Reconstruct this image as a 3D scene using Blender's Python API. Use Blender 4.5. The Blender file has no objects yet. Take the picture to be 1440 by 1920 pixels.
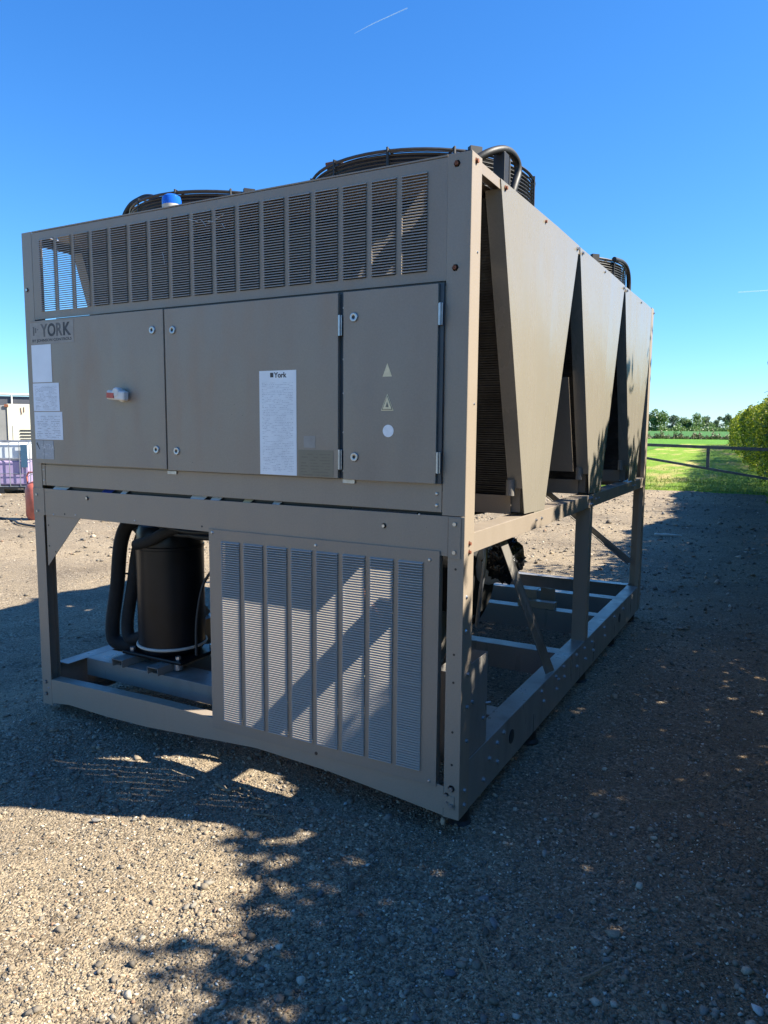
import bpy, math, random
import numpy as np
from mathutils import Vector, Matrix

scene = bpy.context.scene
COL = scene.collection
R = math.radians

# ---------------------------------------------------------------- camera
cam_d = bpy.data.cameras.new('camera')
cam = bpy.data.objects.new('camera', cam_d)
COL.objects.link(cam)
RX = Vector((0.87611, 0.48204, 0.008)); RY = Vector((-0.06253, 0.09717, 0.9933)); RZ = Vector((0.47804, -0.87074, 0.11527))
cam.matrix_world = Matrix(((RX.x, RY.x, RZ.x, 0.94367), (RX.y, RY.y, RZ.y, -2.28419), (RX.z, RY.z, RZ.z, 1.38182), (0, 0, 0, 1)))
cam_d.sensor_fit = 'VERTICAL'; cam_d.sensor_height = 24; cam_d.sensor_width = 36
cam_d.lens = 24 * 1379.57 / 1920
cam_d.clip_start = 0.05; cam_d.clip_end = 20000
scene.camera = cam

# ---------------------------------------------------------------- sky, sun, exposure
SUNV = Vector((0.97, 0.382, 1.0)).normalized()
EL = math.asin(SUNV.z); AZ = math.atan2(SUNV.x, SUNV.y)
world = bpy.data.worlds.new('World'); scene.world = world; world.use_nodes = True
wn, wl = world.node_tree.nodes, world.node_tree.links
for n in list(wn): wn.remove(n)
sky = wn.new('ShaderNodeTexSky'); sky.sky_type = 'NISHITA'; sky.sun_disc = False
sky.sun_elevation = EL; sky.sun_rotation = AZ; sky.air_density = 1.0; sky.dust_density = 0.1; sky.ozone_density = 2.6
# one colour grade for the whole sky, channel by channel (a deep blue spring sky)
sp = wn.new('ShaderNodeSeparateColor'); cbn = wn.new('ShaderNodeCombineColor'); wl.new(sky.outputs[0], sp.inputs[0])
for i_, (k_, p_) in enumerate(((.25, 1.32), (.64, 1.03), (1.36, .80))):
    pw = wn.new('ShaderNodeMath'); pw.operation = 'POWER'; pw.inputs[1].default_value = p_; wl.new(sp.outputs[i_], pw.inputs[0])
    ml = wn.new('ShaderNodeMath'); ml.operation = 'MULTIPLY'; ml.inputs[1].default_value = k_; wl.new(pw.outputs[0], ml.inputs[0]); wl.new(ml.outputs[0], cbn.inputs[i_])
bg = wn.new('ShaderNodeBackground'); bg.inputs['Strength'].default_value = 0.082
wo = wn.new('ShaderNodeOutputWorld')
wl.new(cbn.outputs[0], bg.inputs['Color']); wl.new(bg.outputs[0], wo.inputs[0])

sun_d = bpy.data.lights.new('sun', 'SUN'); sun_d.energy = 5.0; sun_d.angle = R(0.53); sun_d.color = (1.0, 0.93, 0.80)
sun = bpy.data.objects.new('sun', sun_d); COL.objects.link(sun)
sun.rotation_euler = SUNV.to_track_quat('Z', 'Y').to_euler(); sun.location = (10, 4, 10)

vs = scene.view_settings
vs.view_transform = 'Standard'; vs.look = 'None'; vs.gamma = 1; vs.use_curve_mapping = False; vs.exposure = 1.57
scene.render.engine = 'CYCLES'

rng = np.random.default_rng(7)
random.seed(7)
GZ = -0.085

# ================================================================= helpers
class MB:
    """collects shapes into ONE mesh"""
    def __init__(s): s.v = []; s.f = []
    def add(s, vs_, fs):
        b = len(s.v); s.v += [tuple(v) for v in vs_]; s.f += [tuple(b + i for i in f) for f in fs]; return s
    def box(s, x0, x1, y0, y1, z0, z1):
        v = [(x0,y0,z0),(x1,y0,z0),(x1,y1,z0),(x0,y1,z0),(x0,y0,z1),(x1,y0,z1),(x1,y1,z1),(x0,y1,z1)]
        return s.add(v, [(0,3,2,1),(4,5,6,7),(0,1,5,4),(1,2,6,5),(2,3,7,6),(3,0,4,7)])
    def beam(s, a, b, w, h, up=(0,0,1)):
        a = Vector(a); b = Vector(b); d = (b-a).normalized(); u = Vector(up); r = d.cross(u).normalized(); u = r.cross(d)
        v = [p + r*(i*w/2) + u*(j*h/2) for p in (a,b) for i,j in ((-1,-1),(1,-1),(1,1),(-1,1))]
        return s.add(v, [(0,1,2,3),(7,6,5,4),(0,4,5,1),(1,5,6,2),(2,6,7,3),(3,7,4,0)])
    def tube(s, pts, r, n=8, caps=True):
        pts = [Vector(p) for p in pts]; rr = r if isinstance(r, (list, tuple)) else [r]*len(pts)
        ref = None; rings = []
        for i, p in enumerate(pts):
            d = (pts[min(i+1, len(pts)-1)] - pts[max(i-1, 0)]).normalized()
            if ref is None:
                ref = d.cross(Vector((0,0,1)))
                if ref.length < 0.05: ref = d.cross(Vector((1,0,0)))
            ref = (ref - d*ref.dot(d)).normalized(); q = d.cross(ref)
            rings.append([p + (ref*math.cos(2*math.pi*k/n) + q*math.sin(2*math.pi*k/n))*rr[i] for k in range(n)])
        v = [x for g in rings for x in g]; f = []
        for i in range(len(pts)-1):
            for k in range(n):
                k2 = (k+1) % n
                f.append((i*n+k, i*n+k2, (i+1)*n+k2, (i+1)*n+k))
        if caps: f.append(tuple(range(n-1,-1,-1))); f.append(tuple((len(pts)-1)*n+k for k in range(n)))
        return s.add(v, f)
    def ring(s, c, rad, r, n=48, m=5, axis='Z'):
        v = []; f = []
        for i in range(n):
            a = 2*math.pi*i/n
            for j in range(m):
                t = 2*math.pi*j/m; q = rad + r*math.cos(t)
                v.append((c[0]+q*math.cos(a), c[1]+q*math.sin(a), c[2]+r*math.sin(t)))
        for i in range(n):
            for j in range(m):
                i2 = (i+1) % n; j2 = (j+1) % m
                f.append((i*m+j, i2*m+j, i2*m+j2, i*m+j2))
        return s.add(v, f)
    def lathe(s, c, prof, n=32, axis='Z', closed=False):
        v = []; f = []; m = len(prof)
        for i in range(n):
            a = 2*math.pi*i/n
            for r_, h in prof:
                p = (r_*math.cos(a), r_*math.sin(a), h)
                if axis == 'Y': p = (p[0], p[2], p[1])
                if axis == 'X': p = (p[2], p[0], p[1])
                v.append((c[0]+p[0], c[1]+p[1], c[2]+p[2]))
        for i in range(n):
            i2 = (i+1) % n
            for j in range(m-1): f.append((i*m+j, i2*m+j, i2*m+j+1, i*m+j+1))
        return s.add(v, f)
    def prism(s, poly, off):
        """poly: 3D points of a flat outline, off: thickness vector"""
        n = len(poly); off = Vector(off)
        v = [Vector(p) for p in poly] + [Vector(p)+off for p in poly]
        f = [tuple(range(n)), tuple(range(2*n-1, n-1, -1))] + [(i, i+n, (i+1)%n+n, (i+1)%n) for i in range(n)]
        return s.add(v, f)
    def mesh(s, name, mat, smooth=False):
        me = bpy.data.meshes.new(name); me.from_pydata([tuple(v) for v in s.v], [], s.f)
        import bmesh
        bm = bmesh.new(); bm.from_mesh(me); bmesh.ops.recalc_face_normals(bm, faces=bm.faces); bm.to_mesh(me); bm.free()
        if mat: me.materials.append(mat)
        if smooth: me.shade_smooth(); me.set_sharp_from_angle(angle=R(38))
        return me
    def obj(s, name, mat, parent=None, bevel=0, smooth=False, kind=None, label=None):
        o = bpy.data.objects.new(name, s.mesh(name, mat, smooth)); COL.objects.link(o)
        if parent: o.parent = parent
        if bevel:
            b = o.modifiers.new('bevel', 'BEVEL'); b.width = bevel; b.segments = 2; b.limit_method = 'ANGLE'; b.angle_limit = R(35)
        if kind: o['kind'] = kind
        if label: o['label'] = label
        return o

def inst(name, me, parent=None, loc=None, rot=None, scl=None):
    o = bpy.data.objects.new(name, me); COL.objects.link(o)
    if parent: o.parent = parent
    if loc: o.location = loc
    if rot: o.rotation_euler = rot
    if scl: o.scale = scl
    return o
def empty(name, loc=(0,0,0)):
    o = bpy.data.objects.new(name, None); COL.objects.link(o); o.location = loc; o.empty_display_size = 0.2; return o
def tag(o, label, cat, group=None):
    o['label'] = label; o['category'] = cat
    if group: o['group'] = group
    return o
def npmesh(name, V, F, mat, cols=None, smooth=False):
    """fast mesh from arrays; F has shape (n,3) or (n,4)"""
    me = bpy.data.meshes.new(name); k = F.shape[1]
    me.vertices.add(len(V)); me.vertices.foreach_set('co', np.ascontiguousarray(V, np.float32).ravel())
    me.loops.add(F.size); me.loops.foreach_set('vertex_index', np.ascontiguousarray(F, np.int32).ravel())
    me.polygons.add(len(F)); me.polygons.foreach_set('loop_start', np.arange(0, F.size, k, dtype=np.int32))
    try: me.polygons.foreach_set('loop_total', np.full(len(F), k, np.int32))
    except Exception: pass
    if smooth: me.polygons.foreach_set('use_smooth', np.ones(len(F), bool))
    me.update(calc_edges=True); me.validate()
    if cols is not None:
        ca = me.color_attributes.new('Col', 'FLOAT_COLOR', 'POINT')
        c = np.ones((len(V), 4), np.float32); c[:, :3] = cols; ca.data.foreach_set('color', c.ravel())
    me.materials.append(mat); return me

# ================================================================= materials
def new_mat(name):
    m = bpy.data.materials.new(name); m.use_nodes = True
    n, l = m.node_tree.nodes, m.node_tree.links
    return m, n, l, n['Principled BSDF']
def noise(n, l, scale, detail=4, rough=.55, coord=None, vec=None):
    t = n.new('ShaderNodeTexNoise'); t.inputs['Scale'].default_value = scale; t.inputs['Detail'].default_value = detail; t.inputs['Roughness'].default_value = rough
    if vec is not None: l.new(vec, t.inputs['Vector'])
    return t
def ramp(n, l, src, stops):
    r = n.new('ShaderNodeValToRGB'); e = r.color_ramp.elements
    while len(e) < len(stops): e.new(.5)
    for i, (p, c) in enumerate(stops):
        e[i].position = p; e[i].color = (c[0], c[1], c[2], 1) if isinstance(c, (tuple, list)) else (c, c, c, 1)
    l.new(src, r.inputs[0]); return r
def mixc(n, l, fac, a, b, mode='MIX'):
    m = n.new('ShaderNodeMix'); m.data_type = 'RGBA'; m.blend_type = mode
    for sock, v in ((m.inputs[0], fac), (m.inputs[6], a), (m.inputs[7], b)):
        if hasattr(v, 'is_output') or isinstance(v, bpy.types.NodeSocket): l.new(v, sock)
        elif isinstance(v, (tuple, list)): sock.default_value = (v[0], v[1], v[2], 1)
        else: sock.default_value = v
    return m.outputs[2]
def bump(n, l, h, strength, dist):
    b = n.new('ShaderNodeBump'); b.inputs['Strength'].default_value = strength; b.inputs['Distance'].default_value = dist
    l.new(h, b.inputs['Height']); return b
def geo(n): return n.new('ShaderNodeNewGeometry').outputs['Position']
def mapped(n, l, vec, scale):
    m = n.new('ShaderNodeMapping'); m.inputs['Scale'].default_value = scale; l.new(vec, m.inputs['Vector']); return m.outputs[0]

def paint_mat(name, col, rough=.36, dirt=.28, dirtcol=(.20,.135,.085), wav=.0009, rv=.16):
    m, n, l, b = new_mat(name)
    P = geo(n)
    big = noise(n, l, 1.7, 5, .6, vec=P); streak = noise(n, l, 6, 4, .6, vec=mapped(n, l, P, (1.6, 1.6, .35))); fine = noise(n, l, 160, 3, .6, vec=P)
    d = ramp(n, l, big.outputs[0], [(.42, 0), (.72, 1)]); d2 = ramp(n, l, streak.outputs[0], [(.45, 0), (.75, 1)])
    mm = n.new('ShaderNodeMath'); mm.operation = 'MULTIPLY'; l.new(d.outputs[0], mm.inputs[0]); l.new(d2.outputs[0], mm.inputs[1])
    m2 = n.new('ShaderNodeMath'); m2.operation = 'MULTIPLY'; l.new(mm.outputs[0], m2.inputs[0]); m2.inputs[1].default_value = dirt
    c = mixc(n, l, m2.outputs[0], col, dirtcol)
    spk = ramp(n, l, fine.outputs[0], [(.2, .90), (.8, 1.08)])
    c = mixc(n, l, 1.0, c, spk.outputs[0], 'MULTIPLY')
    oi = n.new('ShaderNodeObjectInfo'); c = mixc(n, l, 1.0, c, ramp(n, l, oi.outputs['Random'], [(0, (.94, .94, .95)), (1, (1.05, 1.045, 1.03))]).outputs[0], 'MULTIPLY')
    # tiny chips
    vo = n.new('ShaderNodeTexVoronoi'); vo.inputs['Scale'].default_value = 26; l.new(P, vo.inputs['Vector'])
    ch = ramp(n, l, vo.outputs['Distance'], [(.03, 1), (.06, 0)]); sel = noise(n, l, 7, 2, .5, vec=P); s2 = ramp(n, l, sel.outputs[0], [(.60, 0), (.64, 1)])
    cc = n.new('ShaderNodeMath'); cc.operation = 'MULTIPLY'; l.new(ch.outputs[0], cc.inputs[0]); l.new(s2.outputs[0], cc.inputs[1])
    c = mixc(n, l, cc.outputs[0], c, (.09, .07, .06))
    l.new(c, b.inputs['Base Color'])
    rr = ramp(n, l, streak.outputs[0], [(.3, rough-.06), (.75, rough+rv)]); l.new(rr.outputs[0], b.inputs['Roughness'])
    w = noise(n, l, 2.3, 2, .4, vec=P); f2 = noise(n, l, 420, 2, .5, vec=P)
    b1 = bump(n, l, w.outputs[0], 1.0, wav*6); b2 = bump(n, l, f2.outputs[0], .07, .0004); l.new(b1.outputs[0], b2.inputs['Normal']); l.new(b2.outputs[0], b.inputs['Normal'])
    b.inputs['Specular IOR Level'].default_value = .5
    return m
def simple(name, col, rough=.5, metal=0, var=.15, scale=12, bmp=.0, bscale=60, spec=.5):
    m, n, l, b = new_mat(name); P = geo(n)
    t = noise(n, l, scale, 4, .6, vec=P)
    lo = tuple(c*(1-var) for c in col); hi = tuple(min(1, c*(1+var)) for c in col)
    r = ramp(n, l, t.outputs[0], [(.3, lo), (.7, hi)]); l.new(r.outputs[0], b.inputs['Base Color'])
    b.inputs['Roughness'].default_value = rough; b.inputs['Metallic'].default_value = metal; b.inputs['Specular IOR Level'].default_value = spec
    if bmp:
        h = noise(n, l, bscale, 3, .6, vec=P); l.new(bump(n, l, h.outputs[0], 1, bmp).outputs[0], b.inputs['Normal'])
    return m

M = {}
M['paint'] = paint_mat('taupe_paint', (.285, .236, .184))
M['paint_stained'] = paint_mat('rust_stained_door_paint', (.285, .236, .184), dirt=.75, dirtcol=(.34, .205, .115))
M['paint_panel'] = paint_mat('taupe_panel_paint', (.235, .212, .172), rough=.27, dirt=.10, rv=.05, wav=.0013)
M['frame_grey'] = paint_mat('frame_galvanised_paint', (.235, .218, .195), rough=.30, dirt=.8, dirtcol=(.10,.085,.07))
M['galv'] = simple('galvanised_steel', (.42, .43, .44), .38, .8, .2, 25)
M['bolt'] = simple('zinc_bolt', (.45, .46, .47), .35, .9, .2, 90)
M['rust'] = simple('rusty_steel', (.20, .07, .035), .85, .1, .4, 120, .0005, 300)
M['rubber'] = simple('black_rubber', (.010, .011, .012), .55, 0, .3, 30, .0008, 50)
M['insul'] = simple('black_foam_insulation', (.010, .010, .010), .8, 0, .5, 9, .002, 60)
M['compressor'] = simple('black_compressor_paint', (.004, .006, .009), .34, 0, .5, 5, .0006, 6, .3)
M['black'] = simple('black_plastic', (.016, .017, .019), .4, 0, .2)
M['dark_blue'] = simple('dark_door_seal', (.03, .045, .06), .4, 0, .2)
M['pipe'] = simple('tan_pipe', (.36, .30, .22), .5, 0, .2)
M['ring'] = simple('cream_ring', (.48, .46, .40), .5, 0, .2)
M['wire'] = simple('fan_guard_wire', (.016, .017, .019), .45, .05, .4, 50)
M['fan_dark'] = simple('fan_cowl_black', (.012, .0125, .014), .5, 0, .4, 10)
M['blade'] = simple('fan_blade_grey', (.10, .105, .115), .4, .4, .4, 8)
M['white'] = simple('white_plastic', (.66, .64, .60), .35, 0, .1)
M['red'] = simple('red_sticker', (.55, .07, .05), .4, 0, .15)
M['yellow'] = simple('faded_yellow_sticker', (.80, .68, .42), .5, 0, .12, 60)
M['pale'] = simple('pale_blue_white_sticker', (.86, .88, .88), .45, 0, .06, 60)
M['print_dark'] = simple('faded_black_print', (.055, .055, .058), .6, 0, .6, 40)
M['print_mid'] = simple('weathered_grey_print', (.115, .11, .105), .6, 0, .25, 60)
M['print_pale'] = simple('pale_print', (.5, .5, .5), .6, 0, .3, 60)
M['ghost'] = simple('weathered_film', (.31, .285, .25), .55, 0, .12, 30)
M['bag'] = simple('black_plastic_bag', (.012, .013, .015), .22, 0, .3, 20, .01, 18, .7)
M['copper'] = simple('oxidised_copper', (.30, .13, .07), .5, .7, .3)

def label_mat(name, rows, dens, base=(.70, .72, .72), ink=(.42, .43, .45), top=None, xf=60.):
    m, n, l, b = new_mat(name)
    tc = n.new('ShaderNodeTexCoord'); sx = n.new('ShaderNodeSeparateXYZ'); l.new(tc.outputs['Generated'], sx.inputs[0])
    mu = n.new('ShaderNodeMath'); mu.operation = 'MULTIPLY'; mu.inputs[1].default_value = rows; l.new(sx.outputs[2], mu.inputs[0])
    fl = n.new('ShaderNodeMath'); fl.operation = 'FLOOR'; l.new(mu.outputs[0], fl.inputs[0])
    fr = n.new('ShaderNodeMath'); fr.operation = 'FRACT'; l.new(mu.outputs[0], fr.inputs[0])
    band = ramp(n, l, fr.outputs[0], [(.25, 0), (.35, 1), (.65, 1), (.75, 0)])
    cb = n.new('ShaderNodeCombineXYZ'); mx = n.new('ShaderNodeMath'); mx.operation = 'MULTIPLY'; mx.inputs[1].default_value = xf; l.new(sx.outputs[0], mx.inputs[0])
    l.new(mx.outputs[0], cb.inputs[0]); my = n.new('ShaderNodeMath'); my.operation = 'MULTIPLY'; my.inputs[1].default_value = 7.3; l.new(fl.outputs[0], my.inputs[0]); l.new(my.outputs[0], cb.inputs[1])
    t = noise(n, l, 1, 2, .6, vec=cb.outputs[0]); th = ramp(n, l, t.outputs[0], [(dens, 0), (dens+.08, 1)])
    cb2 = n.new('ShaderNodeCombineXYZ'); mx2 = n.new('ShaderNodeMath'); mx2.operation = 'MULTIPLY'; mx2.inputs[1].default_value = 5; l.new(sx.outputs[0], mx2.inputs[0]); l.new(mx2.outputs[0], cb2.inputs[0]); l.new(my.outputs[0], cb2.inputs[1])
    t2 = noise(n, l, 1, 1, .5, vec=cb2.outputs[0]); th2 = ramp(n, l, t2.outputs[0], [(.42, 0), (.5, 1)])
    # margins
    mg = ramp(n, l, sx.outputs[0], [(.06, 0), (.08, 1), (.90, 1), (.93, 0)])
    mz = ramp(n, l, sx.outputs[2], [(.03, 0), (.04, 1), (.88, 1), (.90, 0)])
    cur = band.outputs[0]
    for o in (th, th2, mg, mz):
        k = n.new('ShaderNodeMath'); k.operation = 'MULTIPLY'; l.new(cur, k.inputs[0]); l.new(o.outputs[0], k.inputs[1]); cur = k.outputs[0]
    st = noise(n, l, 9, 4, .6, vec=geo(n)); sc = ramp(n, l, st.outputs[0], [(.3, tuple(c*.9 for c in base)), (.7, base)])
    l.new(mixc(n, l, cur, sc.outputs[0], ink), b.inputs['Base Color']); b.inputs['Roughness'].default_value = .4
    return m
M['label_long'] = label_mat('long_notice_print', 64, .45, base=(0.84,0.88,0.90), ink=(.45,.48,.52), xf=70)
M['label_a'] = label_mat('blank_faded_plate', 20, .72, base=(0.79,0.84,0.90))
M['label_b'] = label_mat('table_plate_print', 22, .42, base=(0.74,0.79,0.87), ink=(.33,.35,.40), xf=50)
M['label_c'] = label_mat('diagram_plate_print', 16, .40, base=(0.72,0.77,0.84), ink=(.36,.38,.43), xf=30)
M['label_d'] = label_mat('silver_sticker_print', 10, .50, base=(.34,.35,.37), ink=(.46,.47,.49), xf=30)
M['stain_label'] = label_mat('ghost_instruction_print', 9, .10, base=(.205,.178,.125), ink=(.16,.135,.095), xf=12)

# coil fins
m, n, l, b = new_mat('condenser_coil'); P = geo(n)
t1 = noise(n, l, 4, 5, .65, vec=P); t2 = noise(n, l, 90, 3, .6, vec=P)
t1.inputs['Scale'].default_value = 7
c1 = ramp(n, l, t1.outputs[0], [(.40, (.014, .015, .017)), (.60, (.05, .05, .048)), (.76, (.16, .155, .14))])
l.new(mixc(n, l, .5, c1.outputs[0], ramp(n, l, t2.outputs[0], [(.3, .3), (.7, 1.0)]).outputs[0], 'MULTIPLY'), b.inputs['Base Color']); b.inputs['Roughness'].default_value = .6
M['coil'] = m

# beacon glass
m, n, l, b = new_mat('blue_beacon_glass'); b.inputs['Base Color'].default_value = (.02, .16, .75, 1); b.inputs['Roughness'].default_value = .08; b.inputs['Transmission Weight'].default_value = .35; M['beacon'] = m

# gravel ground
def gravel_mat(name, shade=1.0):
    m, n, l, b = new_mat(name); P = geo(n)
    v1 = n.new('ShaderNodeTexVoronoi'); v1.inputs['Scale'].default_value = 95; l.new(P, v1.inputs['Vector'])
    v2 = n.new('ShaderNodeTexVoronoi'); v2.inputs['Scale'].default_value = 240; l.new(P, v2.inputs['Vector'])
    big = noise(n, l, .45, 5, .6, vec=P); mid = noise(n, l, 5, 5, .65, vec=P); fine = noise(n, l, 300, 3, .6, vec=P)
    s1 = n.new('ShaderNodeSeparateColor'); l.new(v1.outputs['Color'], s1.inputs[0])
    s2 = n.new('ShaderNodeSeparateColor'); l.new(v2.outputs['Color'], s2.inputs[0])
    base = ramp(n, l, s1.outputs[0], [(0, (.115, .092, .066)), (.45, (.225, .182, .127)), (.85, (.36, .295, .212)), (.97, (.45, .385, .29)), (1, (.52, .46, .37))])
    sm = ramp(n, l, s2.outputs[0], [(0, (.105, .086, .063)), (.6, (.28, .228, .158)), (1, (.45, .37, .265))])
    c = mixc(n, l, ramp(n, l, mid.outputs[0], [(.4, 0), (.62, 1)]).outputs[0], base.outputs[0], sm.outputs[0])
    c = mixc(n, l, 1.0, c, ramp(n, l, big.outputs[0], [(.3, (.72, .71, .71)), (.7, (1.26, 1.21, 1.12))]).outputs[0], 'MULTIPLY')
    # leaf-mould strip right of the machine, its colour also deepening the hedge's shade
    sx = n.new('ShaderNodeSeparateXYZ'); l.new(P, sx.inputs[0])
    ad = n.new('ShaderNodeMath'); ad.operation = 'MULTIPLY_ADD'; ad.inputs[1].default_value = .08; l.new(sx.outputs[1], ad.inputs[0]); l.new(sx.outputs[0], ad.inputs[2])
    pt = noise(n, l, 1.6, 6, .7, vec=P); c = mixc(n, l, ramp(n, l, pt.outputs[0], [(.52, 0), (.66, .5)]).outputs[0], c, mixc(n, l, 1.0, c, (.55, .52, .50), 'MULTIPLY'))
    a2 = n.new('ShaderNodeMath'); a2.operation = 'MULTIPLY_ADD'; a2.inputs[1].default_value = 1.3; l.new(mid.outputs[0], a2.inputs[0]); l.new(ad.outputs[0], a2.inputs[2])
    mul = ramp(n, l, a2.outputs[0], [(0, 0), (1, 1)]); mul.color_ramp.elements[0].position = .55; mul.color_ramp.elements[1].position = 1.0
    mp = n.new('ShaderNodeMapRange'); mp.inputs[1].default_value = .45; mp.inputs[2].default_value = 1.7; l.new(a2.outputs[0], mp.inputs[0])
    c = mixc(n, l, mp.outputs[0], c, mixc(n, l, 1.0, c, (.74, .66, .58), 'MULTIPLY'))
    l.new(c, b.inputs['Base Color']); b.inputs['Roughness'].default_value = .9; b.inputs['Specular IOR Level'].default_value = .25
    inv = ramp(n, l, v1.outputs['Distance'], [(0, 1), (.6, 0)]); inv2 = ramp(n, l, v2.outputs['Distance'], [(0, 1), (.6, 0)])
    b1 = bump(n, l, inv.outputs[0], .9, .006); b2 = bump(n, l, inv2.outputs[0], .6, .003); b3 = bump(n, l, fine.outputs[0], .5, .002)
    b4 = bump(n, l, mid.outputs[0], .8, .03); l.new(b4.outputs[0], b1.inputs['Normal'])
    l.new(b1.outputs[0], b2.inputs['Normal']); l.new(b2.outputs[0], b3.inputs['Normal']); l.new(b3.outputs[0], b.inputs['Normal'])
    return m
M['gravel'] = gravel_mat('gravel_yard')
m, n, l, b = new_mat('stones'); ca = n.new('ShaderNodeVertexColor'); ca.layer_name = 'Col'
t = noise(n, l, 220, 4, .6, vec=geo(n)); l.new(mixc(n, l, .6, ca.outputs[0], ramp(n, l, t.outputs[0], [(.25, .6), (.75, 1.25)]).outputs[0], 'MULTIPLY'), b.inputs['Base Color'])
b.inputs['Roughness'].default_value = .8; b.inputs['Specular IOR Level'].default_value = .35; l.new(bump(n, l, t.outputs[0], .6, .002).outputs[0], b.inputs['Normal']); M['stone'] = m

def grass_mat(name, a, bcol, dry, scale=3, drylo=.6):
    m, n, l, b = new_mat(name); P = geo(n)
    t = noise(n, l, scale, 6, .65, vec=P); t2 = noise(n, l, .35, 4, .6, vec=mapped(n, l, P, (1.6, .35, 1))); t3 = noise(n, l, 60, 4, .7, vec=P)
    c = ramp(n, l, t.outputs[0], [(.3, a), (.7, bcol)]).outputs[0]
    c = mixc(n, l, ramp(n, l, t2.outputs[0], [(drylo, 0), (drylo+.12, 1)]).outputs[0], c, dry)
    c = mixc(n, l, 1.0, c, ramp(n, l, t3.outputs[0], [(.25, .65), (.75, 1.25)]).outputs[0], 'MULTIPLY')
    l.new(c, b.inputs['Base Color']); b.inputs['Roughness'].default_value = .85; b.inputs['Specular IOR Level'].default_value = .2
    l.new(bump(n, l, t3.outputs[0], 1, .05).outputs[0], b.inputs['Normal']); return m
M['grass'] = grass_mat('mown_grass', (.13, .25, .018), (.24, .36, .035), (.52, .40, .16), 3, .52)
M['crop'] = grass_mat('young_crop', (.08, .21, .018), (.115, .26, .025), (.15, .25, .05), 1.5, .72)
M['crop_far'] = grass_mat('far_crop', (.045, .13, .03), (.06, .16, .035), (.07, .15, .04), .8, .8)
def leaf_mat(name, cols, trans=.35, rough=.5):
    m, n, l, b = new_mat(name)
    g = n.new('ShaderNodeNewGeometry'); r = ramp(n, l, g.outputs['Random Per Island'], [(i/(len(cols)-1), c) for i, c in enumerate(cols)])
    t = noise(n, l, .8, 3, .6, vec=g.outputs['Position']); c = mixc(n, l, 1.0, r.outputs[0], ramp(n, l, t.outputs[0], [(.3, .75), (.7, 1.2)]).outputs[0], 'MULTIPLY')
    l.new(c, b.inputs['Base Color']); b.inputs['Roughness'].default_value = rough
    tr = n.new('ShaderNodeBsdfTranslucent'); l.new(c, tr.inputs[0]); mx = n.new('ShaderNodeMixShader'); mx.inputs[0].default_value = trans
    l.new(b.outputs[0], mx.inputs[1]); l.new(tr.outputs[0], mx.inputs[2]); l.new(mx.outputs[0], n['Material Output'].inputs[0]); return m
M['leaf_hedge'] = leaf_mat('hedge_leaves', [(.06, .10, .012), (.13, .18, .015), (.27, .31, .02), (.42, .42, .03)], .45)
M['leaf_tree'] = leaf_mat('tree_leaves', [(.035, .075, .012), (.07, .12, .018), (.11, .16, .03)])
M['leaf_far'] = leaf_mat('far_leaves', [(.07, .14, .04), (.12, .20, .05), (.18, .26, .075)], .3)
M['leaf_far_blue'] = leaf_mat('far_bluish_leaves', [(.075, .12, .065), (.11, .165, .08), (.15, .20, .10)], .3)
M['blade_grass'] = leaf_mat('grass_blades', [(.09, .17, .015), (.15, .24, .025), (.24, .26, .06)], .3)
M['bark'] = simple('bark', (.09, .07, .05), .9, 0, .4, 20, .01, 40)
M['twig'] = simple('dry_twig', (.22, .16, .10), .85, 0, .4, 60, .001, 200)
M['gate'] = simple('weathered_gate_steel', (.085, .09, .085), .5, .3, .35, 8)
M['tank_white'] = simple('translucent_tank_plastic', (.62, .66, .68), .35, 0, .06)
M['tank_purple'] = simple('purple_liquid_seen_through_plastic', (.34, .27, .44), .35, 0, .12, 3)
M['cage'] = simple('cage_steel', (.26, .28, .31), .4, .6, .15)
M['cage_label'] = simple('blue_label_plate', (.04, .10, .17), .4, 0, .1)
M['cream'] = simple('cream_cabinet_paint', (.62, .58, .45), .5, 0, .08, 2)
M['greyside'] = simple('grey_cabinet_side', (.22, .22, .21), .6, 0, .12, 2)
M['tarp'] = simple('dark_sheeting', (.07, .075, .09), .6, 0, .15, 2)
M['gas_red'] = simple('red_cylinder_paint', (.42, .11, .075), .42, 0, .18, 9)
M['blue_tape'] = simple('blue_tape', (.03, .07, .32), .5, 0, .1)

def text_obj(name, txt, size, loc, mat, parent, bold=0.0, ext=.0004, sx=1.0):
    cu = bpy.data.curves.new(name, 'FONT'); cu.body = txt; cu.size = size; cu.extrude = ext; cu.offset = bold
    tmp = bpy.data.objects.new('tmp', cu); COL.objects.link(tmp)
    bpy.context.view_layer.update()
    me = bpy.data.meshes.new_from_object(tmp.evaluated_get(bpy.context.evaluated_depsgraph_get()))
    bpy.data.objects.remove(tmp); me.materials.clear(); me.materials.append(mat); me.name = name
    o = bpy.data.objects.new(name, me); COL.objects.link(o); o.parent = parent
    o.location = loc; o.rotation_euler = (R(90), 0, 0); o.scale = (sx, 1, 1)
    return o

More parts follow.
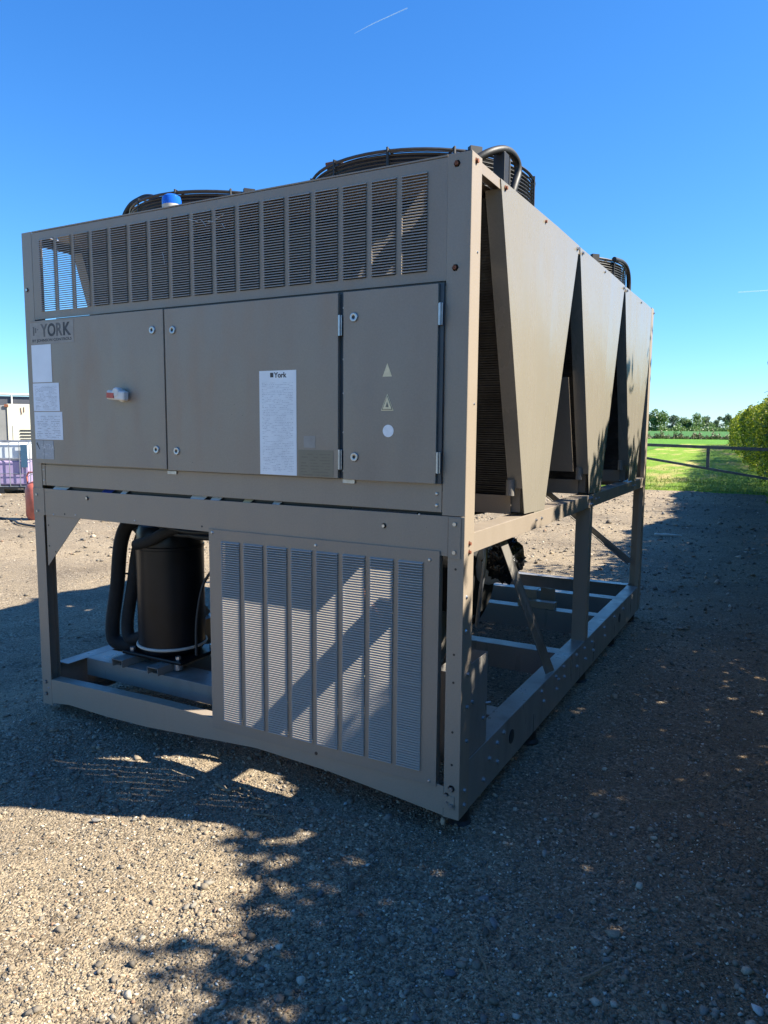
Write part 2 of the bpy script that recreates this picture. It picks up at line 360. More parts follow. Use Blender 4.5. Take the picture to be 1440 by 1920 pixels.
# ================================================================= ground and land
def fbm(X, Y, sc, seed, octs=4):
    out = np.zeros_like(X); amp = 1.
    for o in range(octs):
        r_ = np.random.default_rng(seed+o); T = r_.random((256, 256)); x = X*sc; y = Y*sc
        xi = np.floor(x).astype(int); yi = np.floor(y).astype(int); fx = x-xi; fy = y-yi
        fx = fx*fx*(3-2*fx); fy = fy*fy*(3-2*fy); a = T[xi % 256, yi % 256]; b_ = T[(xi+1) % 256, yi % 256]; c_ = T[xi % 256, (yi+1) % 256]; d_ = T[(xi+1) % 256, (yi+1) % 256]
        out += amp*((a*(1-fx)+b_*fx)*(1-fy)+(c_*(1-fx)+d_*fx)*fy - .5); amp *= .5; sc *= 2.1
    return out
def ground_h(x, y):
    x = np.asarray(x, float); y = np.asarray(y, float)
    h = GZ + .014*fbm(x, y, 2.2, 11, 5) + .012*fbm(x, y, .5, 31, 2) + .006*fbm(x, y, 22., 51, 2)
    h = h + .050*np.exp(-((x+2.25)**2+(y-.05)**2)/.16) + .020*np.exp(-((x-.02)**2+(y-.25)**2)/.10) + .03*np.exp(-((x+.02)**2/.05+(y-2.6)**2/1.2))
    return h - .004
def axis_lines(segs):
    out = []
    for a, b_, st in segs: out += list(np.arange(a, b_, st))
    out.append(segs[-1][1]); return np.array(out)
gx = axis_lines([(-90, -30, 6), (-30, -12, 1.0), (-12, -5, .12), (-5, 2, .02), (2, 5, .15), (5, 20, 1), (20, 60, 8)])
gy = axis_lines([(-40, -8, 4), (-8, -2.5, .4), (-2.5, 3.5, .02), (3.5, 9, .06), (9, 16.9, .15)])
X, Y = np.meshgrid(gx, gy, indexing='ij'); Z = ground_h(X, Y)
V = np.stack([X, Y, Z], -1).reshape(-1, 3); nx, ny = len(gx), len(gy)
I = np.arange(nx*ny).reshape(nx, ny)
Fq = np.stack([I[:-1, :-1], I[1:, :-1], I[1:, 1:], I[:-1, 1:]], -1).reshape(-1, 4)
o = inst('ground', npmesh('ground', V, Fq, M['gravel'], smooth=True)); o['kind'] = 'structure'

# grass verge beyond the yard: slightly uneven, edge a little ragged
gx = axis_lines([(-60, -10, 2), (-10, 4, .12), (4, 30, 1)]); gy = axis_lines([(0, 1, .08), (1, 12, .3), (12, 60, 3)])
X, Y = np.meshgrid(gx, gy, indexing='ij'); edge = 16.35 + .25*fbm(X, X*0, .9, 3, 4) ; Yw = edge + Y
Z = GZ + .012 + .03*fbm(X, Yw, .5, 8, 4)*np.clip(Y/1.0, 0, 1) + .02*np.clip(Y/.3, 0, 1); Z[Y < .01] = GZ-.03
V = np.stack([X, Yw, Z], -1).reshape(-1, 3); nx, ny = len(gx), len(gy); I = np.arange(nx*ny).reshape(nx, ny)
Fq = np.stack([I[:-1, :-1], I[1:, :-1], I[1:, 1:], I[:-1, 1:]], -1).reshape(-1, 4)
o = inst('grass_field', npmesh('grass_field', V, Fq, M['grass'], smooth=True)); o['kind'] = 'structure'
# field, track side
def sheet(name, pts, mat):
    mb = MB(); mb.add(pts, [tuple(range(len(pts)))]); o = mb.obj(name, mat); o['kind'] = 'structure'; return o
sheet('crop_field', [(-1500, 48, GZ-.05), (400, 48, GZ-.05), (400, 118, GZ+.05), (-1500, 118, GZ+.05)], M['crop'])
sheet('crop_field', [(-25, 30, GZ+.045), (-6.2, 26, GZ+.045), (-8.5, 76, GZ+.06), (-60, 76, GZ+.06)], M['crop'])
sheet('far_field', [(-1500, 118, GZ+.02), (400, 118, GZ+.02), (400, 480, GZ+1.0), (-1500, 480, GZ+1.0)], M['crop_far'])
sheet('distant_land', [(-6000, 480, GZ+.9), (6000, 480, GZ+.9), (6000, 9000, GZ-14), (-6000, 9000, GZ-14)], M['crop_far'])
sheet('surrounding_land', [(-6000, -6000, GZ-.3), (6000, -6000, GZ-.3), (6000, 482, GZ-.3), (-6000, 482, GZ-.3)], M['grass'])

# ---- loose stones
def icosa():
    t = (1+5**.5)/2
    v = np.array([(-1,t,0),(1,t,0),(-1,-t,0),(1,-t,0),(0,-1,t),(0,1,t),(0,-1,-t),(0,1,-t),(t,0,-1),(t,0,1),(-t,0,-1),(-t,0,1)], float); v /= np.linalg.norm(v[0])
    f = np.array([(0,11,5),(0,5,1),(0,1,7),(0,7,10),(0,10,11),(1,5,9),(5,11,4),(11,10,2),(10,7,6),(7,1,8),(3,9,4),(3,4,2),(3,2,6),(3,6,8),(3,8,9),(4,9,5),(2,4,11),(6,2,10),(8,6,7),(9,8,1)])
    return v, f
def octa():
    v = np.array([(1,0,0),(0,1,0),(-1,0,0),(0,-1,0),(0,0,1),(0,0,-1)], float); f = np.array([(0,1,4),(1,2,4),(2,3,4),(3,0,4),(1,0,5),(2,1,5),(3,2,5),(0,3,5)]); return v, f
PAL = np.array([(.08,.072,.065),(.12,.105,.09),(.19,.16,.125),(.26,.21,.155),(.33,.275,.205),(.14,.14,.14),(.21,.205,.19),(.42,.36,.29),(.60,.56,.48),(.28,.17,.11)])
PW = np.array([.16,.16,.15,.14,.10,.08,.07,.07,.045,.025]); PW = PW/PW.sum()
def stones(name, xy, rad, base, mat, dust=.12):
    bv, bf = base; N = len(xy); k = len(bv)
    s = rad[:, None]*rng.uniform(.55, 1.35, (N, 3))*np.array([1, 1, .6]); jit = rng.uniform(.5, 1.35, (N, k))[:, :, None]
    P = bv[None]*jit*s[:, None, :]
    a = rng.uniform(0, 6.283, N); b_ = rng.uniform(-.5, .5, N); ca, sa, cb, sb = np.cos(a), np.sin(a), np.cos(b_), np.sin(b_)
    x = P[..., 0]*cb[:, None]+P[..., 2]*sb[:, None]; z = -P[..., 0]*sb[:, None]+P[..., 2]*cb[:, None]; y = P[..., 1]
    x2 = x*ca[:, None]-y*sa[:, None]; y2 = x*sa[:, None]+y*ca[:, None]
    gz = ground_h(xy[:, 0], xy[:, 1]) + rad*.22
    V = np.stack([x2+xy[:, 0:1], y2+xy[:, 1:2], z+gz[:, None]], -1).reshape(-1, 3)
    F = (bf[None]+np.arange(N)[:, None, None]*k).reshape(-1, 3)
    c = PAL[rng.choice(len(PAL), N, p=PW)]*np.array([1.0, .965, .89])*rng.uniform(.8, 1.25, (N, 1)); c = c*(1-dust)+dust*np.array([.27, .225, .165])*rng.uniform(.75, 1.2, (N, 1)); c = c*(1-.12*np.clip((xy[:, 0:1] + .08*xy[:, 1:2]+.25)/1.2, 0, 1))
    o = inst(name, npmesh(name, V, F, mat, np.repeat(c, k, 0))); o['kind'] = 'stuff'; return o
def scatter(N, x0, x1, y0, y1, keep):
    p = np.empty((0, 2))
    while len(p) < N:
        q = np.stack([rng.uniform(x0, x1, N*2), rng.uniform(y0, y1, N*2)], -1); w = keep(q[:, 0], q[:, 1]); q = q[rng.random(len(q)) < w]; p = np.concatenate([p, q])
    return p[:N]
def clump(x, y, s=2.0, seed=77): return np.clip(.55+1.3*fbm(x, y, s, seed, 3), .06, 1)
near = lambda x, y: np.exp(-np.hypot(x+.1, y+.9)/1.25)*clump(x, y)
p = scatter(72000, -2.8, 1.9, -1.9, 4.2, near); stones('fine_gravel', p, rng.gamma(3., .00085, len(p))+.0012, octa(), M['stone'])
mid = lambda x, y: np.exp(-np.hypot(x+.1, y+.9)/3.2)*clump(x, y, 1.2, 90)
p = scatter(19000, -8, 2.4, -2, 10, mid); stones('loose_gravel', p, rng.gamma(2.5, .0018, len(p))+.003, icosa(), M['stone'], .4)
p = scatter(1500, -9, 2.6, -1.8, 14, lambda x, y: clump(x, y, .7, 41)*np.exp(-np.hypot(x, y+.9)/5)); stones('pebbles', p, rng.gamma(2.0, .0022, len(p))+.004, icosa(), M['stone'], .45)
p = scatter(260, -1.6, 1.4, -1.3, 2.2, lambda x, y: clump(x, y, 1.4, 17)); stones('coarse_stones', p, rng.gamma(3., .0022, len(p))+.006, icosa(), M['stone'], .15)
chip_pal = PAL.copy(); PAL = np.array([(.62,.60,.55),(.5,.46,.38),(.42,.45,.47),(.66,.58,.42)]); PW0 = PW; PW = np.array([.35,.3,.15,.2])
p = scatter(5200, -2.6, 1.7, -1.7, 4.5, lambda x, y: np.exp(-np.hypot(x-.2, y+.6)/1.9)); stones('pale_stone_chips', p, rng.gamma(2., .0011, len(p))+.0022, octa(), M['stone'], 0)
PAL, PW = chip_pal, PW0
exec_far = lambda x, y: np.ones_like(x)
p = scatter(9000, -16, 2.2, 3, 16.3, exec_far); stones('far_gravel', p, rng.gamma(2.5, .005, len(p))+.006, octa(), M['stone'])
# leaf litter and bits of straw towards the hedge
def litter(name, N, x0, x1, y0, y1, mat, L=(.006, .03), wd=(.0006, .002)):
    x = rng.uniform(x0, x1, N); y = rng.uniform(y0, y1, N); a = rng.uniform(0, 6.28, N); ln = rng.uniform(*L, N); w = rng.uniform(*wd, N)
    dx, dy = np.cos(a)*ln, np.sin(a)*ln; px_, py_ = -np.sin(a)*w, np.cos(a)*w; z = ground_h(x, y)+.004
    t = rng.uniform(-.003, .006, (N, 2))
    A = np.stack([x-dx-px_, y-dy-py_, z+t[:, 0]], -1); B = np.stack([x+dx-px_, y+dy-py_, z+t[:, 1]], -1); C_ = np.stack([x+dx+px_, y+dy+py_, z+t[:, 1]+.001], -1); D = np.stack([x-dx+px_, y-dy+py_, z+t[:, 0]+.001], -1)
    V = np.stack([A, B, C_, D], 1).reshape(-1, 3); o = inst(name, npmesh(name, V, np.arange(4*N).reshape(N, 4), mat)); o['kind'] = 'stuff'; return o
M['litter'] = leaf_mat('dry_litter', [(.06, .04, .025), (.14, .10, .06), (.25, .19, .12), (.40, .34, .24)], .1, .8)
litter('leaf_litter', 7000, -.4, 2.6, -1.8, 12, M['litter'], (.003, .009), (.0012, .0035))
litter('straw_bits', 420, -2.5, 1.6, -1.6, 3, M['litter'], (.006, .022), (.0004, .0008))

# ---- individually visible rocks
def rock(px, r, label, col, flat=.65, seed=0):
    bv, bf = icosa(); r_ = np.random.default_rng(seed)
    # one subdivision
    vs_ = [tuple(v) for v in bv]; cache = {}; fs = []
    def midp(i, j):
        k = (min(i, j), max(i, j))
        if k not in cache: m_ = (np.array(vs_[i])+np.array(vs_[j]))/2; vs_.append(tuple(m_/np.linalg.norm(m_))); cache[k] = len(vs_)-1
        return cache[k]
    for a, b_, c_ in bf:
        ab, bc, ca_ = midp(a, b_), midp(b_, c_), midp(c_, a); fs += [(a, ab, ca_), (b_, bc, ab), (c_, ca_, bc), (ab, bc, ca_)]
    v = np.array(vs_)
    for _ in range(14):
        nrm = r_.normal(size=3); nrm /= np.linalg.norm(nrm); d = v@nrm; lim = r_.uniform(.38, .72); v = v - np.outer(np.clip(d-lim, 0, None), nrm)
    v = v*(1+r_.normal(0, .03, (len(v), 1)))*np.array([1, r_.uniform(.6, .9), flat])*r
    a = r_.uniform(0, 6.28); v = v@np.array([[math.cos(a), math.sin(a), 0], [-math.sin(a), math.cos(a), 0], [0, 0, 1]])
    me = npmesh('rock', v, np.array(fs), M['stone'], np.tile(np.array(col), (len(v), 1)))
    o = inst('rock', me, loc=(px[0], px[1], float(ground_h(px[0], px[1]))+r*flat*.35)); tag(o, label, 'rock'); return o
G1, G2, G3, W1, B1 = (.17,.165,.16), (.12,.12,.125), (.24,.22,.19), (.5,.48,.44), (.2,.15,.11)
rock((.195,-.242), .026, 'flat grey stone ahead of the near corner post', G1, .4, 1)
rock((.258,-.335), .030, 'dark angular stone below the flat grey stone in the foreground', G1, .45, 2)
rock((.292,.078), .019, 'pale squarish stone just right of the near corner post foot', G3, .8, 3)
rock((.250,.135), .013, 'small white pebble behind the pale squarish stone by the corner post', W1, .7, 4)
rock((.225,-.59), .028, 'long buried grey stone at the bottom centre of the gravel', G2, .4, 5)
rock((.958,-.324), .021, 'white stone at the bottom right corner of the picture', W1, .7, 6)
rock((.985,-.26), .014, 'smaller white stone beside the one in the bottom right corner', W1, .7, 7)
rock((-1.225,-.533), .026, 'grey stone on the straight shadow edge at the left', G3, .6, 8)
rock((-.967,-.811), .009, 'pale stone in the sunlit gravel at the left foreground', W1, .7, 9)
rock((-.581,-.482), .011, 'rounded pale stone where the tree shadow meets the sun', W1, .75, 10)
rock((-.56,-.47), .010, 'second rounded pale stone touching the first at the tree shadow', G3, .75, 11)
rock((-.50,-.70), .013, 'brownish stone in the dappled shade left of centre', B1, .7, 12)
rock((-.62,-.90), .008, 'small bright broken stone in the lower left shadow tip', W1, .6, 13)
rock((.779,.631), .024, 'reddish grey stone in the shade at the right edge', B1, .5, 14)
rock((.42,-.20), .020, 'blue grey stone alone in the right foreground', G1, .5, 15)
rock((-.27,-.474), .022, 'dark pointed stone in the middle foreground shade', G2, .8, 16)
rock((-.05,-.60), .016, 'small grey stone left of the long buried stone', G1, .6, 17)
rock((.12,-.45), .017, 'grey stone above the long buried stone', G1, .6, 18)
rock((-.95,-.30), .022, 'dark stone in the machine shadow below the compressor opening', G2, .6, 19)
rock((-1.735,-.429), .020, 'grey stone in shade near the left frame edge', G1, .6, 20)

# ---- twigs
def twig(pts, r, label, mat='twig', cat='twig'):
    P = []
    for i in range(len(pts)-1):
        a, b_ = pts[i], pts[i+1]
        for k in range(4):
            t = k/4; x = a[0]+(b_[0]-a[0])*t+random.uniform(-.004, .004); y = a[1]+(b_[1]-a[1])*t+random.uniform(-.004, .004)
            P.append((x, y, float(ground_h(x, y))+r+.007+random.uniform(0, .004)))
    P.append((pts[-1][0], pts[-1][1], float(ground_h(*pts[-1]))+r+.008))
    rr = [r*(1-.5*i/len(P)) for i in range(len(P))]
    o = MB().tube(P, rr, 6).obj('twig', M[mat], smooth=True); tag(o, label, cat); return o
twig([(-1.02,-.11), (-.93,-.13), (-.90,-.07), (-.80,-.13)], .006, 'bent dry stick in a sun fleck below the louvred panel')
twig([(-.74,-.22), (-.66,-.20), (-.60,-.24)], .0045, 'forked pale stick lying in front of the bottom rail')
twig([(.26,-.47), (.34,-.58), (.40,-.60)], .0028, 'thin brown twig in the bottom foreground')
twig([(.46,-.17), (.46,-.25), (.49,-.30)], .002, 'thin curved straw in the right foreground')
twig([(.50,.62), (.62,.68), (.75,.80)], .003, 'long thin twig in the shade beside the base rail')
twig([(.30,.40), (.36,.50)], .0025, 'short twig near the corner of the base rail')
twig([(-.44,-.60), (-.38,-.69)], .0028, 'short pale twig by the dark pointed stone')
twig([(.78,.9), (.9,1.15), (.92,1.3)], .003, 'curved root end at the right edge of the picture')
twig([(-.62,8.35), (-.28,8.42)], .018, 'broken white stick lying across the shaded track', 'ring', 'stick')
twig([(.55,-.45), (.60,-.36)], .006, 'stubby brown stick at the bottom right')

# ---- grass blades along the edge of the verge
N = 42000
x = rng.uniform(-7, 1.8, N); y0 = 16.42 + .25*fbm(x, x*0, .9, 3, 4); y = y0 + rng.exponential(3.0, N)
hgt = rng.uniform(.02, .075, N)*np.where(rng.random(N) < .03, 2.0, 1); a = rng.uniform(0, 6.28, N); lean = rng.uniform(.0, .05, N); w = .006+.008*rng.random(N)
z = np.full(N, GZ)
A = np.stack([x-np.cos(a)*w, y-np.sin(a)*w, z], -1); B = np.stack([x+np.cos(a)*w, y+np.sin(a)*w, z], -1); C_ = np.stack([x+np.sin(a)*lean, y-np.cos(a)*lean, z+hgt], -1)
o = inst('grass_blades', npmesh('grass_blades', np.stack([A, B, C_], 1).reshape(-1, 3), np.arange(3*N).reshape(N, 3), M['blade_grass'])); o['kind'] = 'stuff'

# ================================================================= foliage
def leaf_cloud(P, size, nrm_out=None, asp=1.6):
    """P (N,3) leaf centres -> 4-vert leaves folded a little"""
    N = len(P); u = rng.normal(size=(N, 3)); u /= np.linalg.norm(u, axis=1)[:, None]
    v = rng.normal(size=(N, 3)); v -= (u*v).sum(1)[:, None]*u; v /= np.linalg.norm(v, axis=1)[:, None]
    s = size*rng.uniform(.6, 1.3, N)[:, None]
    a = P-u*s*asp*.5; b_ = P+v*s*.4; c_ = P+u*s*asp*.5; d = P-v*s*.4
    return np.stack([a, b_, c_, d], 1).reshape(-1, 3), np.arange(4*N).reshape(N, 4)
def hedge_x(y): return .60 + .082*(16.8-y)
# the long hedge on the right: its face runs from beside the camera to far beyond the gate
def hedge_top(y): return 3.05 + .55*fbm(np.asarray(y, float), np.asarray(y, float)*0, .8, 5, 4)
hedge = empty('hedge', (hedge_x(16.), 16., GZ)); tag(hedge, 'tall yellow green hedge running away behind the barrier at the right edge', 'hedge')
segs = []
def hedge_pts(N, ya, yb, htop, th):
    y = rng.uniform(ya, yb, N); tp = htop(y); zz = rng.beta(1.6, 1.15, N)*tp
    d = rng.beta(.9, 1.6, N)*th; x = hedge_x(y) + d + .30*np.clip(zz/tp-.75, 0, 1)*3 - .12*np.sin(zz*2.3+y) + .28*fbm(y, zz, 1.3, 61, 3)
    return np.stack([x, y, zz+GZ], -1)
HY = [-5, -1, -.2, .5, .95, 1.8, 2.6, 3.4, 4.5, 6, 9, 15, 17, 80]; HZ = [2.58, 2.58, 2.60, 2.70, 2.87, 3.05, 3.35, 3.5, 3.05, 2.6, 2.35, 2.25, 2.40, 2.45]
HT = lambda y: np.interp(y, HY, HZ)+.30*fbm(np.asarray(y, float), np.asarray(y, float)*0, 1.1, 5, 4)
Pn = hedge_pts(150000, -4.5, 17, HT, 1.5); Pf = hedge_pts(62000, 16.5, 36, HT, 1.7); Pff = hedge_pts(26000, 34, 74, HT, 1.8)
off = np.array([hedge_x(16.), 16., GZ])
# sparse shoots standing above the near hedge, which give the dappled edge of its shade
sh = []
for k in range(190):
    y = random.choice((random.uniform(-4., 16.5), random.uniform(-.6, 4.5))); x = hedge_x(y)+random.uniform(.35, 1.2); h0 = float(HT(np.array([y]))[0])-.2; L = random.uniform(.2, .85)
    for j in range(int(34*L)+10):
        t = random.random(); sh.append((x+random.gauss(0, .06+.09*(1-t)), y+random.gauss(0, .07+.1*(1-t)), GZ+h0+L*t))
V1, F1 = leaf_cloud(np.concatenate([Pn, np.array(sh)])-off, .078); V2, F2 = leaf_cloud(Pf-off, .065); V3, F3 = leaf_cloud(Pff-off, .12)
V = np.concatenate([V1, V2, V3]); F = np.concatenate([F1, F2+len(V1), F3+len(V1)+len(V2)])
inst('foliage', npmesh('foliage', V, F, M['leaf_hedge']), hedge)
mb = MB()
for k in range(170):
    y = random.uniform(-4.5, 40); x = hedge_x(y)+random.uniform(.5, 1.2); h_ = random.uniform(1.4, 2.2)
    mb.tube([(x-off[0], y-off[1], -.05), (x-off[0]+random.uniform(-.1, .1), y-off[1]+random.uniform(-.1, .1), h_*.5), (x-off[0]+random.uniform(-.25, .25), y-off[1]+random.uniform(-.25, .25), h_)], [.03, .02, .008], 5)
mb.obj('stems', M['bark'], hedge, kind='stuff')

# a small tree in the hedge line whose outermost twigs reach into the right edge of the picture
def tree_limbs(mb, base, h, spread, rnd, levels=3, r0=.1):
    tips = []
    def grow(p, d, L, r, lv):
        q = p; pts = [p]; 
        for i in range(3):
            d = (d+Vector((rnd.uniform(-.25, .25), rnd.uniform(-.25, .25), rnd.uniform(-.05, .2)))).normalized(); q = q+d*L/3; pts.append(q)
        mb.tube(pts, [r, r*.85, r*.7, r*.55], 6 if lv else 8)
        if lv >= levels: tips.append(q); return
        for k in range(rnd.randint(3, 4)):
            a = rnd.uniform(0, 6.28); nd = (d*.6+Vector((math.cos(a)*spread, math.sin(a)*spread, rnd.uniform(.05, .5)))).normalized(); nd.x = abs(nd.x) if q.x < -.35 else nd.x; grow(q if k else pts[2], nd, L*rnd.uniform(.6, .8), r*.5, lv+1)
    grow(Vector(base), Vector((0, 0, 1)), h*.38, r0, 0); return tips
rnd = random.Random(4)
tr = empty('hawthorn_tree', (2.75, 6.2, GZ)); tag(tr, 'small leafy tree whose twig tips enter at the right edge above the hedge', 'tree')
mb = MB(); tips = tree_limbs(mb, (0, 0, 0), 4.6, .75, rnd, 3, .09)
crown = []
for t in tips:
    if t.x + 2.75 < 1.25: continue
    for j in range(26): crown.append((t.x+rnd.gauss(0, .20), t.y+rnd.gauss(0, .20), t.z+rnd.gauss(0, .16)))
for tgt in ((.665, 6.0, 3.66), (.735, 6.0, 2.215), (.70, 6.0, 2.02), (.685, 6.0, 1.745)):
    tg = Vector(tgt)-Vector((2.75, 6.2, GZ)); st = Vector((-.6, -.1, tg.z+.5)); midv = (tg+st)/2+Vector((0, 0, .12)); mb.tube([st, midv, tg], [.014, .008, .002], 5)
    for j in range(26):
        t = random.random()**.8; p_ = tg*(1-t)+midv*t; crown.append((p_.x+rnd.gauss(0, .02)+.02, p_.y+rnd.gauss(0, .05), p_.z+rnd.gauss(0, .03)))
mb.obj('trunk', M['bark'], tr, smooth=True)
V, F = leaf_cloud(np.array(crown), .05); inst('crown', npmesh('crown', V, F, M['leaf_tree']), tr)

# distant trees beyond the fields (positions read off as bearing and distance)
def bearing(u, dist):
    d = RX*((u-720)/1379.57) - RZ; d = Vector((d.x, d.y, 0)).normalized(); return Vector((.944+d.x*dist, -2.284+d.y*dist, 0))
def far_tree(u, dist, h, w, label, mat='leaf_far', open_=0, seed=0, n=1600, trunk=.2):
    p = bearing(u, dist); z0 = GZ + max(0, (dist-118)/362*1.0); t = empty('field_tree', (p.x, p.y, z0)); tag(t, label, 'tree', 'trees on the far field boundary')
    r_ = np.random.default_rng(seed); K = 16 if not open_ else 13; cen = []
    for k in range(K):
        a = r_.uniform(0, 6.28); rr = w*.5*math.sqrt(r_.random())*.72; zz = h*r_.uniform(trunk+.12, .86); sh_ = math.sin(math.pi*min(1, max(.12, (zz/h-trunk)/(1.02-trunk))))**.5
        cen.append((math.cos(a)*rr*sh_, math.sin(a)*rr*sh_, zz, w*r_.uniform(.14, .24)*(.75 if open_ else 1)))
    P = []
    for c_ in cen:
        m_ = n//K; q = r_.normal(size=(m_, 3)); q /= np.linalg.norm(q, axis=1)[:, None]; q *= c_[3]*r_.uniform(.55, 1.05, m_)[:, None]; q[:, 2] *= .8; P.append(q+np.array(c_[:3]))
    P = np.concatenate(P); P = P[P[:, 2] > h*.04]
    V, F = leaf_cloud(P, w*.055); inst('crown', npmesh('crown', V, F, M[mat]), t)
    mb = MB(); mb.tube([(0, 0, 0), (.1, 0, h*.3), (0, .1, h*.7)], [w*.035, w*.025, w*.008], 7)
    for c_ in cen[:7]: mb.tube([(0, 0, h*.28), (c_[0]*.5, c_[1]*.5, (c_[2]+h*.3)/2), c_[:3]], [w*.016, w*.010, w*.004], 5)
    mb.obj('trunk', M['bark'], t); return t
FT = [(1221, 330, 9.0, 11, 'tallest leafy tree, partly hidden behind the machine end', 'leaf_far', 0, .05),
      (1253, 360, 7.6, 7.5, 'rounded bluish green tree, second from the machine', 'leaf_far_blue', 0, .05),
      (1276, 350, 5.6, 8, 'low bushy tree between the two taller rounded trees', 'leaf_far', 0, .03),
      (1296, 345, 8.0, 9.0, 'broad dense green tree in the middle of the far row', 'leaf_far', 0, .04),
      (1319, 370, 7.4, 9.0, 'pale thin crowned tree left of the open oak', 'leaf_far_blue', 1, .15),
      (1336, 380, 5.6, 6, 'dark low tree touching the open oak', 'leaf_far_blue', 0, .05),
      (1351, 365, 7.6, 9.5, 'oak with gaps in its flat wide crown and bare stem', 'leaf_far_blue', 1, .28),
      (1372, 360, 4.2, 6, 'small dark tree just left of the hedge end', 'leaf_far', 0, .03)]
for i, (u, d, h_, w_, lb, mt, op, tk) in enumerate(FT): far_tree(u, d, h_, w_, lb, mt, op, 100+i, 1700 if not op else 1200, tk)
# rest of that boundary, hidden by the machine from here, seen from a step aside: low mass of far wood
P = []
for k in range(60):
    u = -900 + k*36
    if 1205 < u < 1390: continue
    p = bearing(u, 380+20*math.sin(k)); q = rng.normal(size=(150, 3))*np.array([5, 3, 1.9])+np.array([p.x, p.y, 3.2]); P.append(q)
P = np.concatenate(P); P[:, 2] = np.abs(P[:, 2]); V, F = leaf_cloud(P, .8); o = inst('far_woodland', npmesh('far_woodland', V, F, M['leaf_far'])); o['kind'] = 'stuff'
# scrub at the foot of the far trees and the hedgerow between the fields
P = []
for k in range(5200):
    u = rng.uniform(1150, 1385); p = bearing(u, 335+rng.normal(0, 3)); P.append((p.x, p.y, .5+abs(rng.normal(0, 1.0))*(1+.5*math.sin(u*.21))))
V, F = leaf_cloud(np.array(P), .55); o = inst('field_scrub', npmesh('field_scrub', V, F, M['leaf_far'])); o['kind'] = 'stuff'
hr = empty('hedgerow', tuple(bearing(1290, 116))); tag(hr, 'low ragged hedgerow between the two green fields', 'hedgerow')
P = []
for k in range(9000):
    u = rng.uniform(1100, 1400); hh = .55+.4*math.sin(u*.19)+.3*math.sin(u*.53+1); p = bearing(u, 114+rng.normal(0, .5)); P.append((p.x, p.y, abs(rng.normal(0, .45))*max(.25, hh)+.0))
V, F = leaf_cloud(np.array(P)-np.array(hr.location), .16)
m_hr = leaf_mat('hedgerow_leaves', [(.05, .06, .025), (.10, .14, .04), (.20, .22, .09), (.14, .09, .07)], .2); inst('foliage', npmesh('foliage', V, F, m_hr), hr)
mb = MB()
for k in range(90):
    p = bearing(rng.uniform(1100, 1400), 114)-hr.location; mb.tube([(p.x, p.y, -.05), (p.x+.1, p.y, .5)], [.03, .01], 4)
mb.obj('stems', M['bark'], hr, kind='stuff')

# ================================================================= field barrier
gt = empty('swing_barrier', (-.8, 17.5, GZ)); tag(gt, 'dark steel swing barrier crossing the track in front of the grass', 'gate')
def grel(p): return (p[0]+.8, 0+p[1]-17.5, p[2]-GZ)
a, b_ = (-8.5, 17.5, 1.175), (5.0, 17.5, .77)
top = lambda x: .974-(x+2.24)*.0228
MB().beam(grel((-9, 17.5, top(-9))), grel((5.2, 17.5, top(5.2))), .06, .075).obj('top_bar', M['gate'], gt, .004)
low = lambda x: .634-(x+2.25)*.1508
MB().beam(grel((-4.2, 17.5, low(-4.2))), grel((4.4, 17.5, low(4.4))), .05, .06).obj('brace_bar', M['gate'], gt, .004)
MB().beam(grel((-.81, 17.5, low(-.81)+.03)), grel((-.82, 17.5, top(-.82)-.038)), .05, .075, (1, 0, 0)).obj('upright', M['gate'], gt, .004)
MB().beam(grel((5.2, 17.5, GZ-.1)), grel((5.2, 17.5, 1.25)), .12, .12, (1, 0, 0)).obj('pivot_post', M['gate'], gt, .004)
MB().beam(grel((-9.0, 17.5, GZ-.1)), grel((-9.0, 17.5, top(-9)-.05)), .10, .10, (1, 0, 0)).obj('latch_post', M['gate'], gt, .004)

# ================================================================= things at the far left
def L2(p, ang):
    c, s_ = math.cos(ang), math.sin(ang); return (p[0]*c-p[1]*s_, p[0]*s_+p[1]*c, p[2])
# caged liquid tank on pallet: front face from (-13.9,7.2) to (-12.95,7.73)
ang = R(40)
ibc = empty('caged_tank', (-13.55, 7.36, GZ)); ibc.rotation_euler = (0, 0, ang); tag(ibc, 'white caged liquid tank half full of purple fluid on a dark pallet', 'tank')
# local x to the right along its face, y away
x0, x1 = -.62, .60
MB().box(x0+.03, x1-.03, .04, .98, .17, .70).obj('liquid_level', M['tank_purple'], ibc, .04, True)
MB().box(x0+.03, x1-.03, .04, .98, .702, 1.06).obj('tank_body', M['tank_white'], ibc, .05, True)
MB().tube([(0, .5, 1.05), (0, .5, 1.10)], .09, 16).obj('filler_cap', M['rubber'], ibc, 0, True)
for k in range(7):
    xx = x0+.01+k*(x1-x0-.02)/6; MB().tube([(xx, 0, .15), (xx, 0, 1.09)], .0095, 6).obj('cage_bar', M['cage'], ibc)
for k in range(6):
    yy = .15+k*.17; MB().tube([(x1+.01, yy, .15), (x1+.01, yy, 1.09)], .0095, 6).obj('cage_bar', M['cage'], ibc)
for zz in (.15, .42, .70, 1.09):
    MB().tube([(x0, .012, zz), (x1, .012, zz), (x1, 1.0, zz), (x0, 1.0, zz), (x0, .012, zz)], .013 if zz in (.15, 1.09) else .007, 6).obj('cage_rail', M['cage'], ibc)
MB().box(.42, .55, -.012, -.002, .55, 1.03).obj('name_plate', M['cage_label'], ibc)
pal = MB(); pal.box(x0, x1, 0, 1.0, .10, .14).obj('pallet_deck', M['black'], ibc)
for xx in (x0, -.1, x1-.16): MB().box(xx, xx+.16, 0, 1.0, .0, .098).obj('pallet_foot', M['black'], ibc)
